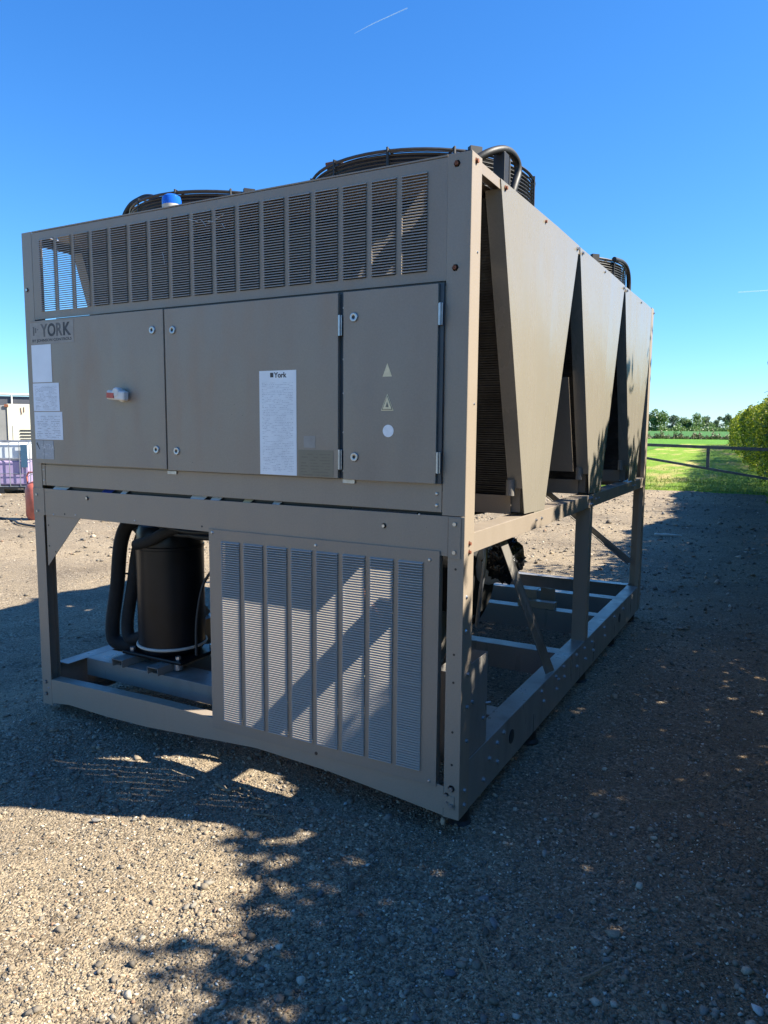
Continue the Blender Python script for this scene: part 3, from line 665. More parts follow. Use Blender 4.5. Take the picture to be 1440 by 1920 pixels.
# second tank beside it, mostly outside the frame
ib2 = empty('caged_tank', (-14.75, 6.70, GZ)); ib2.rotation_euler = (0, 0, ang); tag(ib2, 'caged tank at the very left edge next to the purple one', 'tank')
for ch in list(ibc.children):
    c = ch.copy(); COL.objects.link(c); c.parent = ib2
# gas cylinder
gc = empty('gas_cylinder', (-9.17, 5.03, GZ)); tag(gc, 'red recovery cylinder with guard handles standing on the gravel', 'gas cylinder')
r_ = .165
MB().lathe((0, 0, 0), [(r_-.02, .03), (r_, .06), (r_, .47), (r_-.02, .53), (r_-.07, .575), (.03, .60), (0, .60)], 28).obj('body', M['gas_red'], gc, 0, True)
MB().lathe((0, 0, 0), [(r_-.03, .0), (r_-.025, .0), (r_-.018, .05), (r_-.03, .05)], 28).obj('foot_ring', M['gas_red'], gc, 0, True)
for s_ in (-1, 1): MB().tube([(-.12, s_*.06, .54), (-.14, s_*.06, .66), (-.09, s_*.06, .73), (.05, s_*.06, .73), (.10, s_*.06, .66), (.10, s_*.06, .54)], .012, 8).obj('guard_handle', M['gas_red'], gc, 0, True)
MB().tube([(0, 0, .59), (0, 0, .66)], .02, 10).obj('valve', M['copper'], gc, 0, True); MB().lathe((0, 0, .665), [(0, 0), (.035, 0), (.035, .02), (0, .02)], 12).obj('hand_wheel', M['white'], gc)
# pale rag and cable at its foot
P = [(-10.9+i*.25, 5.1-.28*i*.25+.05*math.sin(i*1.3), float(ground_h(-10.9+i*.25, 5.0))+.02) for i in range(12)]
tag(MB().tube(P, .016, 7).obj('cable', M['rubber'], smooth=True), 'black cable lying on the gravel by the red cylinder', 'cable')
# cream generator cabinet
gen = empty('generator_cabinet', (-17.79, 10.47, GZ)); gang = R(55); gen.rotation_euler = (0, 0, gang); tag(gen, 'cream louvred machine cabinet standing behind the purple tank', 'cabinet')
MB().box(0, 3.0, 0, 1.1, .12, 2.0).obj('body', M['cream'], gen, .01)
MB().box(-1.2, -.003, .03, 1.1, .12, 1.96).obj('side_section', M['greyside'], gen, .01)
MB().box(-1.2, 3.0, .05, 1.05, 0, .118).obj('skid', M['black'], gen)
MB().box(.12, 1.6, -.012, -.002, .75, 1.42).obj('door', M['cream'], gen, .004)
for k in range(6): MB().box(.30, 1.5, -.030, -.014, 1.27-k*.085, 1.30-k*.085).obj('louvre', M['black'], gen)
MB().box(-.06, .04, -.02, .0, 1.92, 1.99).obj('lifting_lug', M['rust'], gen)
MB().tube([(.34, -.01, 1.90), (.36, -.012, 1.72)], .008, 6).obj('latch', M['rust'], gen); MB().tube([(.42, -.01, 1.92), (.42, -.012, 1.78)], .008, 6).obj('latch', M['rust'], gen)
# railed trailer behind
trl = empty('railed_trailer', (-21.7, 12.98, GZ)); trl.rotation_euler = (0, 0, gang-.02); tag(trl, 'dark sheeted trailer with white rails showing above the cream cabinet', 'trailer')
MB().box(-3, 4, .05, 2.2, .9, 2.36).obj('sheeting', M['tarp'], trl, .02)
MB().tube([(-3, 0, 2.42), (4, 0, 2.42)], .035, 8).obj('top_rail', M['white'], trl, 0, True)
for k in range(10): MB().tube([(-2.6+k*.72, 0, .92), (-2.6+k*.72, 0, 2.42)], .025, 8).obj('rail_post', M['white'], trl, 0, True)
MB().box(-3, 4, -.05, 2.2, .72, .898).obj('chassis', M['black'], trl)
for xx in (-2, 2.6):
    for yy in (.15, 2.0): MB().lathe((xx, yy, .36), [(0, -.1), (.30, -.1), (.36, -.06), (.36, .06), (.30, .1), (0, .1)], 20, 'Y').obj('wheel', M['rubber'], trl, 0, True)

# ================================================================= contrails
m, n, l, b = new_mat('contrail_ice'); b.inputs['Base Color'].default_value = (.8, .8, .8, 1); b.inputs['Roughness'].default_value = 1
trn = n.new('ShaderNodeBsdfTransparent'); mx = n.new('ShaderNodeMixShader'); mx.inputs[0].default_value = .80; l.new(b.outputs[0], mx.inputs[1]); l.new(trn.outputs[0], mx.inputs[2]); l.new(mx.outputs[0], n['Material Output'].inputs[0]); M['contrail'] = m
def skyp(u, v, D): d = RX*((u-720)/1379.57) + RY*(-(v-960)/1379.57) - RZ; return cam.matrix_world.translation + d*D
tag(MB().tube([skyp(664, 63, 6000), skyp(700, 44, 6010), skyp(764, 15, 6030)], [1.2, 3.6, 4.0], 8).obj('contrail', M['contrail']), 'thin white vapour trail high in the sky above the machine', 'contrail')
tag(MB().tube([skyp(1384, 548, 7000), skyp(1450, 544, 7020)], [4, 5], 8).obj('contrail', M['contrail']), 'faint level vapour trail low in the sky at the right edge', 'contrail')

# ================================================================= THE CHILLER
W, H, L = 2.24, 2.258, 3.55
ch = empty('air_cooled_chiller', (-W/2, L/2, 0)); tag(ch, 'large taupe steel chiller unit on an open base frame standing on the gravel', 'chiller')
ch.location = (0, 0, 0)
T = .003
bolt_me = MB().lathe((0, 0, 0), [(0, .007), (.0062, .007), (.0066, .0), (.0105, .0), (.0105, -.001)], 6, 'Y').mesh('bolt', M['bolt'])
for v_ in bolt_me.vertices: v_.co.y = -v_.co.y
bolt_rust = bolt_me.copy(); bolt_rust.materials.clear(); bolt_rust.materials.append(M['rust'])
rivet_me = MB().lathe((0, 0, 0), [(0, .003), (.003, .0025), (.0045, 0)], 8, 'Y').mesh('screw', M['bolt'])
for v_ in rivet_me.vertices: v_.co.y = -v_.co.y
hole_me = MB().lathe((0, 0, 0), [(0, .0006), (.0045, .0006), (.0045, 0)], 8, 'Y').mesh('hole', M['black'])
for v_ in hole_me.vertices: v_.co.y = -v_.co.y
def bolt(p, parent=ch, face='F', kind='bolt', s=1.0):
    me = {'bolt': bolt_me, 'rusty': bolt_rust, 'screw': rivet_me, 'hole': hole_me}[kind]
    o = inst('bolt' if kind in ('bolt', 'rusty') else ('screw' if kind == 'screw' else 'screw_hole'), me, parent, p, None if face == 'F' else (0, 0, R(90)), (s, s, s))
    if kind == 'rusty': o['label'] = 'rusty bolt'
    return o

# ---- corner posts (folded angles)
def angle_post(x, y, sx, sy, z0, z1, wx=.085, wy=.087, mat='paint', name='corner_post'):
    mb = MB(); a, b_ = sorted((x, x+sx*wx)); c, d = sorted((y, y+sy*T)); mb.box(a, b_, c, d, z0, z1)
    a, b_ = sorted((x, x+sx*T)); c, d = sorted((y+sy*T, y+sy*wy)); mb.box(a, b_, c, d, z0, z1)
    # inner return lips
    a, b_ = sorted((x+sx*T, x+sx*.028)); c, d = sorted((y+sy*(wy-T), y+sy*wy)); mb.box(a, b_, c, d, z0, z1)
    return mb.obj(name, M[mat], ch, .0012)
mb = MB()
# near post: full width above the mid beam, narrower below (the panel slot)
mb.box(-.084, 0, 0, T, 1.082, H); mb.box(-.060, 0, 0, T, .0, 1.080); mb.box(-T, 0, T, .087, 0, H); mb.box(-.028, -T, .084, .087, 0, H)
mb.obj('corner_post', M['paint'], ch, .0012)
angle_post(-W, 0, 1, 1, 0, H, .068)
angle_post(0, L, -1, -1, 0, H); angle_post(-W, L, 1, -1, 0, H)
for z_, k_ in ((2.225, 'rusty'), (1.90, 'rusty')): bolt((-.052, 0, z_), kind=k_, s=1.15)
bolt((0, .035, 2.235), face='S', kind='rusty', s=1.15)
for z_ in (1.955, 1.46): bolt((0, .06, z_), face='S', kind='screw')
bolt((-2.215, 0, 2.0)); bolt((-2.19, 0, 1.07), kind='screw'); bolt((-2.212, 0, 1.045)); bolt((-2.212, 0, .965))
for p in ((-.035, 0, 1.055), (-.035, 0, .958)): bolt(p, s=1.15)
for z_ in (.90, .60, .50, .32, .20): bolt((-.03, 0, z_), kind='hole')
bolt((-.030, 0, .112), s=1.3); bolt((-.028, 0, .050), s=1.3); bolt((-.048, 0, .085), s=.9); bolt((-.045, 0, .058), s=.9)
for z_ in (.095, .04): bolt((0, .045, z_), face='S', s=1.1)
for z_ in (.275, .40, .52): bolt((0, .055, z_), face='S', s=1.0)
for z_ in (.985, .955): bolt((0, .045, z_), face='S', kind='rusty')
for z_ in (.80, .68): bolt((0, .03, z_), face='S', kind='screw', s=1.6)
bolt((-2.21, 0, .115)); bolt((-2.21, 0, .055)); bolt((-2.195, 0, .085), kind='screw')
MB().box(-.066, -.018, -.0025, -.0003, .035, .085).obj('latch_plate', M['paint'], ch)

# ---- louvred panels
PITCH = .0094; CW = .095; CP = .1165
def slat_me(w, mat):
    mb = MB(); d, hh, t = .0072, .0066, .0009
    # curved lip: root flush with the sheet, two bends outwards
    prof = [(0, 0), (-.0080, -.0042), (-.0086, -.0060)]
    top = [(x_, y_, z_) for x_ in (0, w) for (y_, z_) in prof]; bot = [(x_, y_+.0003, z_-t) for x_ in (0, w) for (y_, z_) in prof]
    v = top+bot; k = 3
    f = [(0, 1, 4, 3), (1, 2, 5, 4), (6, 9, 10, 7), (7, 10, 11, 8), (2, 8, 11, 5), (0, 3, 9, 6)]
    mb.add(v, f)
    for x_ in (0, w): mb.add([(x_, 0, 0), (x_, -.0080, -.0042), (x_, -.0086, -.0060), (x_, -.001, -.0070), (x_, 0, -.0070)], [(0, 1, 2, 3, 4)])
    return mb.mesh('slat', mat)
M['slat'] = paint_mat('slat_paint', (.385, .345, .300), rough=.40, dirt=.25)
SM = slat_me(CW, M['slat'])
def louvre(name, x0, x1, z0, z1, xs, zt, rows, yf, single, label=None):
    mb = MB(); zb = zt-rows*PITCH
    mb.box(x0, x1, yf, yf+T, zt, z1); mb.box(x0, x1, yf, yf+T, z0, zb)
    ed = [x0]+[e for x_ in xs for e in (x_, x_+CW)]+[x1]
    for i in range(0, len(ed), 2): mb.box(ed[i], ed[i+1], yf, yf+T, zb, zt)
    # folded returns
    mb.box(x0, x0+T, yf+T, yf+.03, z0, z1); mb.box(x1-T, x1, yf+T, yf+.03, z0, z1); mb.box(x0+T, x1-T, yf+T, yf+.03, z1-T, z1)
    pn = mb.obj(name, M['paint'], ch)
    if label: pn['label'] = label
    V = np.array([v.co[:] for v in SM.vertices]); Fs = [tuple(p.vertices) for p in SM.polygons]; rest = MB()
    for ci, x_ in enumerate(xs):
        for r_ in range(rows):
            p = (x_, yf, zt-r_*PITCH)
            if ci in single: inst('slat', SM, pn, p)
            else: rest.add([(v[0]+p[0], v[1]+p[1], v[2]+p[2]) for v in V], Fs)
    rest.obj('slat_rows', M['slat'], pn, kind='stuff'); return pn
ux = [-2.117+i*.11665 for i in range(17)]
louvre('louvred_panel', -2.171, -.0845, 1.862, 2.250, ux, 2.216, 34, .001, set(range(11, 17)), 'wide upper louvred panel with seventeen columns of slots')
lx = [-1.060+i*.1165 for i in range(8)]
lp = louvre('louvred_panel', -1.128, -.088, .108, .958, lx, .914, 81, -.006, {7}, 'lower louvred panel with eight columns of slots')
for p in ((-1.11, -.006, .945), (-.60, -.006, .935), (-.125, -.006, .925)): bolt(p, kind='screw', s=1.6)
bolt((-.115, -.006, .122), kind='screw', s=1.4); bolt((-.60, -.006, .115), kind='hole', s=1.6)
MB().box(-2.17, -.085, -.001, .09, 2.252, 2.2575).obj('roof_edge', M['paint'], ch, .001)

# ---- electrical doors
def door(x0, x1, z0, z1, label):
    mb = MB(); yf = -.020
    mb.box(x0, x1, yf, yf+T, z0, z1); 
    mb.box(x0, x0+T, yf+T, -.002, z0, z1); mb.box(x1-T, x1, yf+T, -.002, z0, z1); mb.box(x0+T, x1-T, yf+T, -.002, z0, z0+T); mb.box(x0+T, x1-T, yf+T, -.002, z1-T, z1)
    o = mb.obj('cabinet_door', M['paint_stained' if x0 < -1 else 'paint'], ch, .0018); o['label'] = label; return o
d1 = door(-2.182, -1.340, 1.197, 1.853, 'left door with isolator handle and plates'); d2 = door(-1.332, -.492, 1.193, 1.851, 'middle door with long white notice'); d3 = door(-.470, -.102, 1.190, 1.851, 'right narrow door with warning triangles')
def lock(p, par):
    o = MB().lathe((0, 0, 0), [(0, -.002), (.006, -.002), (.0065, -.006), (.009, -.007), (.0145, -.0065), (.017, -.003), (.017, 0)], 24, 'Y').obj('lock', M['galv'], par, 0, True); o.location = p
    q = MB().lathe((0, 0, 0), [(0, -.0035), (.0062, -.0035)], 16, 'Y').obj('keyhole', M['black'], par); q.location = p
for x_, z_, par in ((-1.40, 1.771, d1), (-1.394, 1.278, d1), (-1.286, 1.765, d2), (-1.279, 1.274, d2), (-.425, 1.762, d3), (-.421, 1.273, d3)): lock((x_, -.0195, z_), par)
def hinge(x, z, par):
    o = MB().box(-.008, -.001, -.006, 0, -.036, .036).box(.001, .008, -.006, 0, -.036, .036).obj('hinge', M['galv'], par, .001); o.location = (x, -.0165, z)
    q = MB().tube([(0, -.004, -.036), (0, -.004, .036)], .0042, 8).obj('hinge_pin', M['galv'], par, 0, True); q.location = (x, -.020, z)
hinge(-.483, 1.737, d2); hinge(-.483, 1.262, d2); hinge(-.0925, 1.752, d3); hinge(-.0925, 1.262, d3)
MB().box(-.4915, -.4705, -.004, .0, 1.193, 1.853).obj('door_gasket', M['dark_blue'], ch); MB().box(-.1015, -.0855, -.010, .0, 1.19, 1.853).obj('door_gasket', M['dark_blue'], ch)
for z_ in (1.80, 1.62, 1.50, 1.36, 1.22): bolt((-.478, -.004, z_), kind='screw')
# cabinet behind the doors and strip below
MB().box(-2.168, -.090, .003, .19, 1.194, 1.846).obj('control_box', M['paint'], ch)
MB().box(-2.145, -.087, .001, .001+T, 1.092, 1.190).box(-2.145, -.087, .004, .06, 1.092, 1.095).box(-2.145, -.087, .006, .009, 1.189, 1.197).obj('trim_strip', M['paint'], ch, .001)
MB().box(-2.170, -2.150, .002, .005, 1.092, 1.190).obj('trim_end', M['paint'], ch)
bolt((-2.16, .002, 1.165), kind='screw'); bolt((-2.16, .002, 1.115), kind='screw'); bolt((-.105, .001, 1.155), kind='screw', s=1.6); bolt((-.105, .001, 1.115), kind='screw', s=1.6)
for x_ in (-1.33, -.46): MB().box(x_-.02, x_+.03, -.006, -.0005, 1.176, 1.189).obj('door_stop', M['galv'], ch)
MB().box(-2.03, -.09, .006, .012, 1.847, 1.861).obj('gap_dark_strip', M['black'], ch)  # black strip added to keep the gap over the doors dark
# black sheet added to darken the slot, and debris poking out of the slot
MB().box(-2.15, -.09, .034, .040, 1.045, 1.096).obj('slot_dark_sheet', M['black'], ch)
for x0_, x1_, m_, dz in ((-2.115, -2.02, 'pale', 0), (-1.78, -1.72, 'blue_tape', 0), (-1.66, -1.63, 'pale', 0), (-1.245, -1.17, 'pale', .001), (-1.135, -1.09, 'pale', 0), (-.965, -.93, 'yellow', 0), (-.82, -.79, 'pale', -.002), (-.46, -.20, 'galv', -.004)):
    MB().add([(x0_, .012, 1.074+dz), (x1_, .012, 1.074+dz), (x1_+.01, .03, 1.088+dz), (x0_, .03, 1.088+dz)], [(0, 1, 2, 3)]).obj('cable_tag', M[m_], ch)
# mid beam
mb = MB(); mb.prism([(-2.168, 0, .948), (-.0605, 0, .942), (-.0605, 0, 1.080), (-2.168, 0, 1.076)], (0, T, 0)); mb.box(-2.168, -.0605, T, .045, 1.070, 1.073); mb.obj('mid_beam', M['paint'], ch, .001)
MB().box(-.0585, -.012, -.0028, -.0004, .936, 1.076).obj('splice_plate', M['paint'], ch, .0005)
MB().box(-2.2385, -2.16, -.0028, -.0004, .948, 1.078).obj('splice_plate', M['paint'], ch, .0005)
for x_, z_, k_ in ((-1.86, 1.045, 'bolt'), (-2.02, .962, 'hole'), (-1.945, .962, 'screw'), (-2.10, .955, 'screw'), (-1.56, .962, 'screw'), (-1.17, .965, 'hole'), (-.31, 1.03, 'bolt'), (-.23, .953, 'hole'), (-.17, 1.08, 'screw')): bolt((x_, 0, z_), kind=k_)
# gusset
MB().prism([(-2.160, .004, .948), (-1.920, .004, .948), (-2.160, .004, .700)], (0, T, 0)).obj('gusset', M['paint'], ch, .0005)
for p in ((-2.145, .004, .90), (-2.145, .004, .80), (-2.10, .004, .775)): bolt(p, kind='hole')
# ---- base frame
tp = [(-2.1705, .132), (-1.78, .142), (-1.44, .149), (-1.14, .149), (-.6, .138), (-.086, .118)]
bt = [(-2.1705, .012), (-2.05, .026), (-1.785, .020), (-1.532, .024), (-.901, .066), (-.549, .052), (-.25, .024), (-.0605, .004)]
poly = [(x_, 0, z_) for x_, z_ in bt]+[(-.0605, 0, .112)]+[(x_, 0, z_) for x_, z_ in reversed(tp)]
mb = MB(); mb.prism(poly, (0, T, 0))
for i in range(len(tp)-1):
    (xa, za), (xb, zb) = tp[i], tp[i+1]; mb.add([(xa, T, za-.003), (xb, T, zb-.003), (xb, .055, zb-.003), (xa, .055, za-.003), (xa, T, za), (xb, T, zb), (xb, .055, zb), (xa, .055, za)], [(0, 3, 2, 1), (4, 5, 6, 7), (2, 3, 7, 6)])
mb.obj('front_base_rail', M['paint'], ch, .0008)
def rail_y(x, s, y0, y1, z0, z1, w, name, mat='frame_grey'):
    """channel along Y; web at x, flanges towards x+s*w"""
    mb = MB(); a, b_ = sorted((x, x+s*.004)); mb.box(a, b_, y0, y1, z0, z1)
    a, b_ = sorted((x+s*.004, x+s*w)); mb.box(a, b_, y0, y1, z1-.004, z1); mb.box(a, b_, y0, y1, z0, z0+.004)
    return mb.obj(name, M[mat], ch, .0012)
def rail_x(y, s, x0, x1, z0, z1, w, name, mat='frame_grey'):
    mb = MB(); a, b_ = sorted((y, y+s*.004)); mb.box(x0, x1, a, b_, z0, z1)
    a, b_ = sorted((y+s*.004, y+s*w)); mb.box(x0, x1, a, b_, z1-.004, z1); mb.box(x0, x1, a, b_, z0, z0+.004)
    return mb.obj(name, M[mat], ch, .0012)
rail_y(-.002, -1, .0875, L-.088, .0, .190, .082, 'side_base_rail'); rail_y(-W+.002, 1, .0875, L-.088, .0, .190, .082, 'side_base_rail')
rail_x(L-.001, -1, -W+.086, -.086, .0, .190, .08, 'rear_base_rail')
for y_ in (1.50, 2.40, 2.95): rail_x(y_, 1, -W+.085, -.085, .055, .188, .095, 'cross_member')
rail_x(.20, 1, -W+.085, -.085, .10, .190, .16, 'cross_member'); rail_x(.52, 1, -W+.085, -.085, .10, .190, .10, 'cross_member')
for y_, z_ in ((.24, .05), (.30, .11), (.39, .06), (.385, .14), (.46, .155), (.98, .16), (1.02, .10), (1.22, .16), (1.24, .09), (1.27, .13), (1.36, .17), (1.38, .11), (1.62, .16), (1.64, .09), (1.80, .15), (1.83, .08), (1.98, .14), (2.02, .08), (2.3, .15), (2.33, .09), (2.6, .15), (2.9, .14)): bolt((-.001, y_, z_), face='S', s=1.15)
hb = MB().lathe((.0006, .56, .10), [(0, 0), (.030, 0), (.030, -.002)], 20, 'X').obj('lifting_hole', M['black'], ch)
hb = MB().lathe((.0006, 2.78, .10), [(0, 0), (.030, 0), (.030, -.002)], 20, 'X').obj('lifting_hole', M['black'], ch)
# rubber feet
for x_ in (-.05, -W+.05):
    for y_ in (.13, .95, 1.9, 2.7, 3.42):
        MB().lathe((x_, y_, -.092), [(0, 0), (.050, 0), (.048, .018), (.036, .030), (.036, .086), (.02, .0915), (0, .0915)], 24).obj('rubber_foot', M['rubber'], ch, 0, True)
# ---- mid rails along the sides, posts and braces
rail_y(-.001, -1, .0875, L-.088, .948, 1.018, .080, 'side_mid_rail', 'paint'); rail_y(-W+.001, 1, .0875, L-.088, .948, 1.018, .080, 'side_mid_rail', 'paint')
rail_x(L-.002, -1, -W+.086, -.086, .948, 1.078, .05, 'rear_mid_beam', 'paint')
for s_, xx in ((-1, -.001), (1, -W+.001)):
    mb = MB(); a, b_ = sorted((xx-.0045*0+s_*.0045, xx+s_*.078)); c_, d_ = sorted((xx+s_*0, xx+s_*.0042))
    mb.box(a, b_, 1.800, 1.804, .1905, .9475); mb.box(c_, d_, 1.800, 1.862, .1905, .9475); mb.obj('middle_post', M['paint'], ch, .001)
for p in ((0, 1.775, 1.0), (0, 1.79, .965), (0, 1.82, 1.0), (0, 1.83, .965)): bolt(p, face='S', s=1.1)
# ragged shade-cloth tape on the rails is only light in the photograph; braces:
MB().add([(-.040, .440, .946), (-.040, .520, .946), (-.012, 1.215, .192), (-.030, 1.135, .192), (-.037, .440, .946), (-.037, .520, .946), (-.009, 1.215, .192), (-.027, 1.135, .192)], [(0, 1, 2, 3), (7, 6, 5, 4), (0, 4, 5, 1), (1, 5, 6, 2), (2, 6, 7, 3), (3, 7, 4, 0)]).obj('diagonal_brace', M['frame_grey'], ch)
MB().beam((-.86, L-.02, .944), (-.085, L-.02, .36), .004, .055).beam((-.86, L-.04, .925), (-.085, L-.04, .34), .035, .004).obj('diagonal_brace', M['frame_grey'], ch)
MB().beam((-1.38, L-.02, .944), (-2.155, L-.02, .36), .004, .055).obj('diagonal_brace', M['frame_grey'], ch)
MB().beam((-W+.03, .48, .946), (-W+.02, 1.175, .192), .004, .05).obj('diagonal_brace', M['frame_grey'], ch)
MB().box(-.075, -.03, 1.87, 1.90, .33, .36).box(-.05, -.03, 1.87, 1.88, .26, .33).obj('bracket', M['black'], ch)

# ---- V shaped side panels, coils and trays
def vpanel(i, side):
    y0 = 1.118*i; xo = -.002 if side > 0 else -W+.002; s_ = -1 if side > 0 else 1
    TL, TR, BR, BL = (.270+y0*.993, 2.248), (1.362+y0*.993, 2.250), (.925+y0, 1.020), (.645+y0, 1.028)
    mb = MB()
    ym = .905+y0 # crease where the sheet is folded very slightly
    # two facets meeting at the crease, crease stands 4 mm proud
    def X_(y_): return xo - s_*(.0045 if abs(y_-ym) < .02 else 0)
    f = lambda y_, z_: (xo, y_, z_)
    c1 = (xo-s_*.004, ym+.06, 2.249); c2 = (xo-s_*.002, ym-.07, 1.024)
    for quad in (((f(*TL)), c1, c2, (f(*BL))), (c1, f(*TR), f(*BR), c2)):
        mb.prism(quad, (s_*T, 0, 0))
    # bottom tab with bolts
    mb.prism([f(.775+y0, 1.0275), f(.925+y0, 1.0195), f(.925+y0, .985), f(.905+y0, .965), f(.775+y0, .975)], (s_*T, 0, 0))
    # side returns
    for (a, b_) in ((TL, BL), (TR, BR)):
        sg = 1 if a is TL else -1; dep = .062; zt_ = a[1]-.03; zb_ = 1.135; ya = a[0]+(b_[0]-a[0])*(a[1]-zt_)/(a[1]-b_[1]); yb = a[0]+(b_[0]-a[0])*(a[1]-zb_)/(a[1]-b_[1])
        mb.prism([(xo+s_*T, ya+sg*.0005, zt_), (xo+s_*dep, ya+sg*.0005, zt_), (xo+s_*dep, yb+sg*.0005, zb_), (xo+s_*T, yb+sg*.0005, zb_)], (0, sg*T, 0))
    o = mb.obj('side_panel', M['paint_panel'], ch); 
    if side > 0:
        o['label'] = ('tapering side panel nearest the front corner', 'middle tapering side panel with leaf shadows', 'rear tapering side panel')[i]
        for yy in (.315+y0*.993, .80+y0*.993, 1.325+y0*.993): bolt((.001, yy, 2.228), o, 'S', kind='rusty' if yy < .9 else 'bolt')
        for yy in (.805+y0, .885+y0): bolt((0, yy, .985), o, 'S', s=.8)
for i in range(3):
    for sd in (1, -1): vpanel(i, sd)
x0c, x1c = -W+.070, -.070
for i in range(3):
    y0 = 1.118*i
    for k, (yt, yb) in enumerate(((.30+y0, .675+y0), (1.34+y0*.99, .905+y0))):
        sg = 1 if k == 0 else -1; zt, zb = 2.20, 1.085
        a = Vector((x0c, yt, zt)); b_ = Vector((x1c, yt, zt)); c_ = Vector((x1c, yb, zb)); d_ = Vector((x0c, yb, zb)); t_ = Vector((0, sg*.05, .01))
        core = MB().prism([a, b_, c_, d_], t_).obj('condenser_coil', M['coil'], ch)
        # rows of horizontal fin edges standing proud of the slab
        mb = MB(); n_ = 120; dn = Vector((0, yb-yt, zb-zt)); ln = dn.length; dn.normalize(); out = Vector((0, -sg, 0)) - dn*dn.dot(Vector((0, -sg, 0))); out.normalize()
        if k == 0:
            for j in range(n_):
                s0 = (j+.15)/n_*ln; s1 = (j+.75)/n_*ln
                p0 = Vector((0, yt, zt))+dn*s0; p1 = Vector((0, yt, zt))+dn*s1; e = out*(.005+random.uniform(-.003, .003))
                v = [Vector((xx, 0, 0))+p for xx in (x0c, x1c) for p in (p0-out*.001, p1-out*.001, p1+e, p0+e)]
                mb.add(v, [(0, 1, 2, 3), (7, 6, 5, 4), (0, 4, 5, 1), (1, 5, 6, 2), (2, 6, 7, 3), (3, 7, 4, 0)])
            mb.obj('fin_rows', M['coil'], core, kind='stuff')
    MB().box(x0c, x1c+.005, .650+y0, .655+y0, 1.022, 1.100).box(x0c, x1c+.005, .655+y0, .945+y0, 1.022, 1.026).obj('coil_tray', M['paint'], ch, .001)
    MB().box(-.069, -.030, .67+y0, .75+y0, 1.03, 1.15).tube([(-.050, .60+y0, 1.105), (-.050, .60+y0, 1.17)], .018, 10).obj('coil_header', M['frame_grey'], ch, 0, True)
# blank sheet covering the middle coil
MB().prism([(x0c, 1.500, 1.64), (-.068, 1.500, 1.64), (-.068, 1.665, 1.15), (x0c, 1.665, 1.15)], (0, .003, 0)).obj('blanking_sheet', M['paint'], ch)
# valley plates between neighbouring coils so that the sky does not show under the roof
# side roof rails
for s_, xx in ((-1, 0), (1, -W)):
    mb = MB(); a, b_ = sorted((xx+s_*.006, xx+s_*.010)); mb.box(a, b_, .088, L-.088, 2.215, 2.250); a, b_ = sorted((xx+s_*.010, xx+s_*.07)); mb.box(a, b_, .088, L-.088, 2.2465, 2.250); mb.obj('roof_rail', M['paint'], ch, .001)
# roof deck with four fan openings
FX, FY, FR = (-.57, -1.67), (.80, 2.78), .49
mb = MB()
for cx_ in FX:
    for cy_ in FY:
        xa, xb = (-1.12, -.072) if cx_ > -1 else (-W+.072, -1.12); ya, yb = (.070, 1.79) if cy_ < 1.5 else (1.79, L-.09)
        n_ = 48; vin = []; vout = []
        for k in range(n_):
            a = 2*math.pi*k/n_; dx, dy = math.cos(a), math.sin(a); vin.append((cx_+.47*dx, cy_+.47*dy, 2.243))
            t_ = min((xb-cx_)/dx if dx > 1e-6 else 9, (xa-cx_)/dx if dx < -1e-6 else 9, (yb-cy_)/dy if dy > 1e-6 else 9, (ya-cy_)/dy if dy < -1e-6 else 9); vout.append((cx_+t_*dx, cy_+t_*dy, 2.243))
        mb.add(vin+vout, [(k, (k+1) % n_, n_+(k+1) % n_, n_+k) for k in range(n_)])
mb.obj('roof_deck', M['paint'], ch)
def make_fan(cx_, cy_):
    fn = empty('fan', (cx_, cy_, 2.245)); fn.parent = ch
    MB().lathe((0, 0, 0), [(.470, -.15), (.462, -.10), (.460, .172), (.468, .180), (.474, .180), (.468, .165), (.470, -.10), (.476, -.15)], 56).obj('cowl', M['fan_dark'], fn, 0, True)
    g = MB()
    for k in range(12): g.ring((0, 0, .030+k*.0143), .488+(.004 if k in (0, 11) else 0), .0040 if k < 11 else .0065, 64, 5)
    for k in range(19): g.ring((0, 0, .188+.004*(k/18)), .468-k*.0185, .0022, 56, 4)
    for k in range(12):
        a = 2*math.pi*(k+.35)/12; c_, s_ = math.cos(a), math.sin(a); g.tube([(.496*c_, .496*s_, .0), (.496*c_, .496*s_, .198), (.3*c_, .3*s_, .195), (.12*c_, .12*s_, .196)], .0055, 5)
    g.obj('guard', M['wire'], fn, 0, True)
    MB().lathe((0, 0, 0), [(0, .16), (.09, .15), (.10, .10), (.10, -.06), (0, -.07)], 24).obj('motor', M['fan_dark'], fn, 0, True)
    bm_ = MB(); bm_.add([(.09, -.05, .03), (.44, -.16, .045), (.45, .0, .005), (.43, .09, -.03), (.10, .05, -.03), (.28, .03, -.012), (.28, -.09, .035)], [(0, 6, 5, 4), (6, 1, 2, 5), (5, 2, 3, 4)])
    bme = bm_.mesh('blade', M['blade'], True)
    for k in range(7): inst('blade', bme, fn, (0, 0, 0), (0, 0, 2*math.pi*k/7))
    for a in (R(200), R(-40), R(65)):
        c_, s_ = math.cos(a), math.sin(a); q = MB().beam((.500*c_, .500*s_, .0), (.500*c_, .500*s_, .205), .05, .025, (c_, s_, 0)).obj('support_bracket', M['fan_dark'], fn)
    return fn
def copy_tree(o, parent):
    c = o.copy(); COL.objects.link(c); c.parent = parent
    for k in o.children: copy_tree(k, c)
    return c
f0 = make_fan(FX[0], FY[0])
for cx_, cy_ in ((FX[1], FY[0]), (FX[0], FY[1]), (FX[1], FY[1])):
    f = copy_tree(f0, ch); f.location = (cx_, cy_, 2.245)
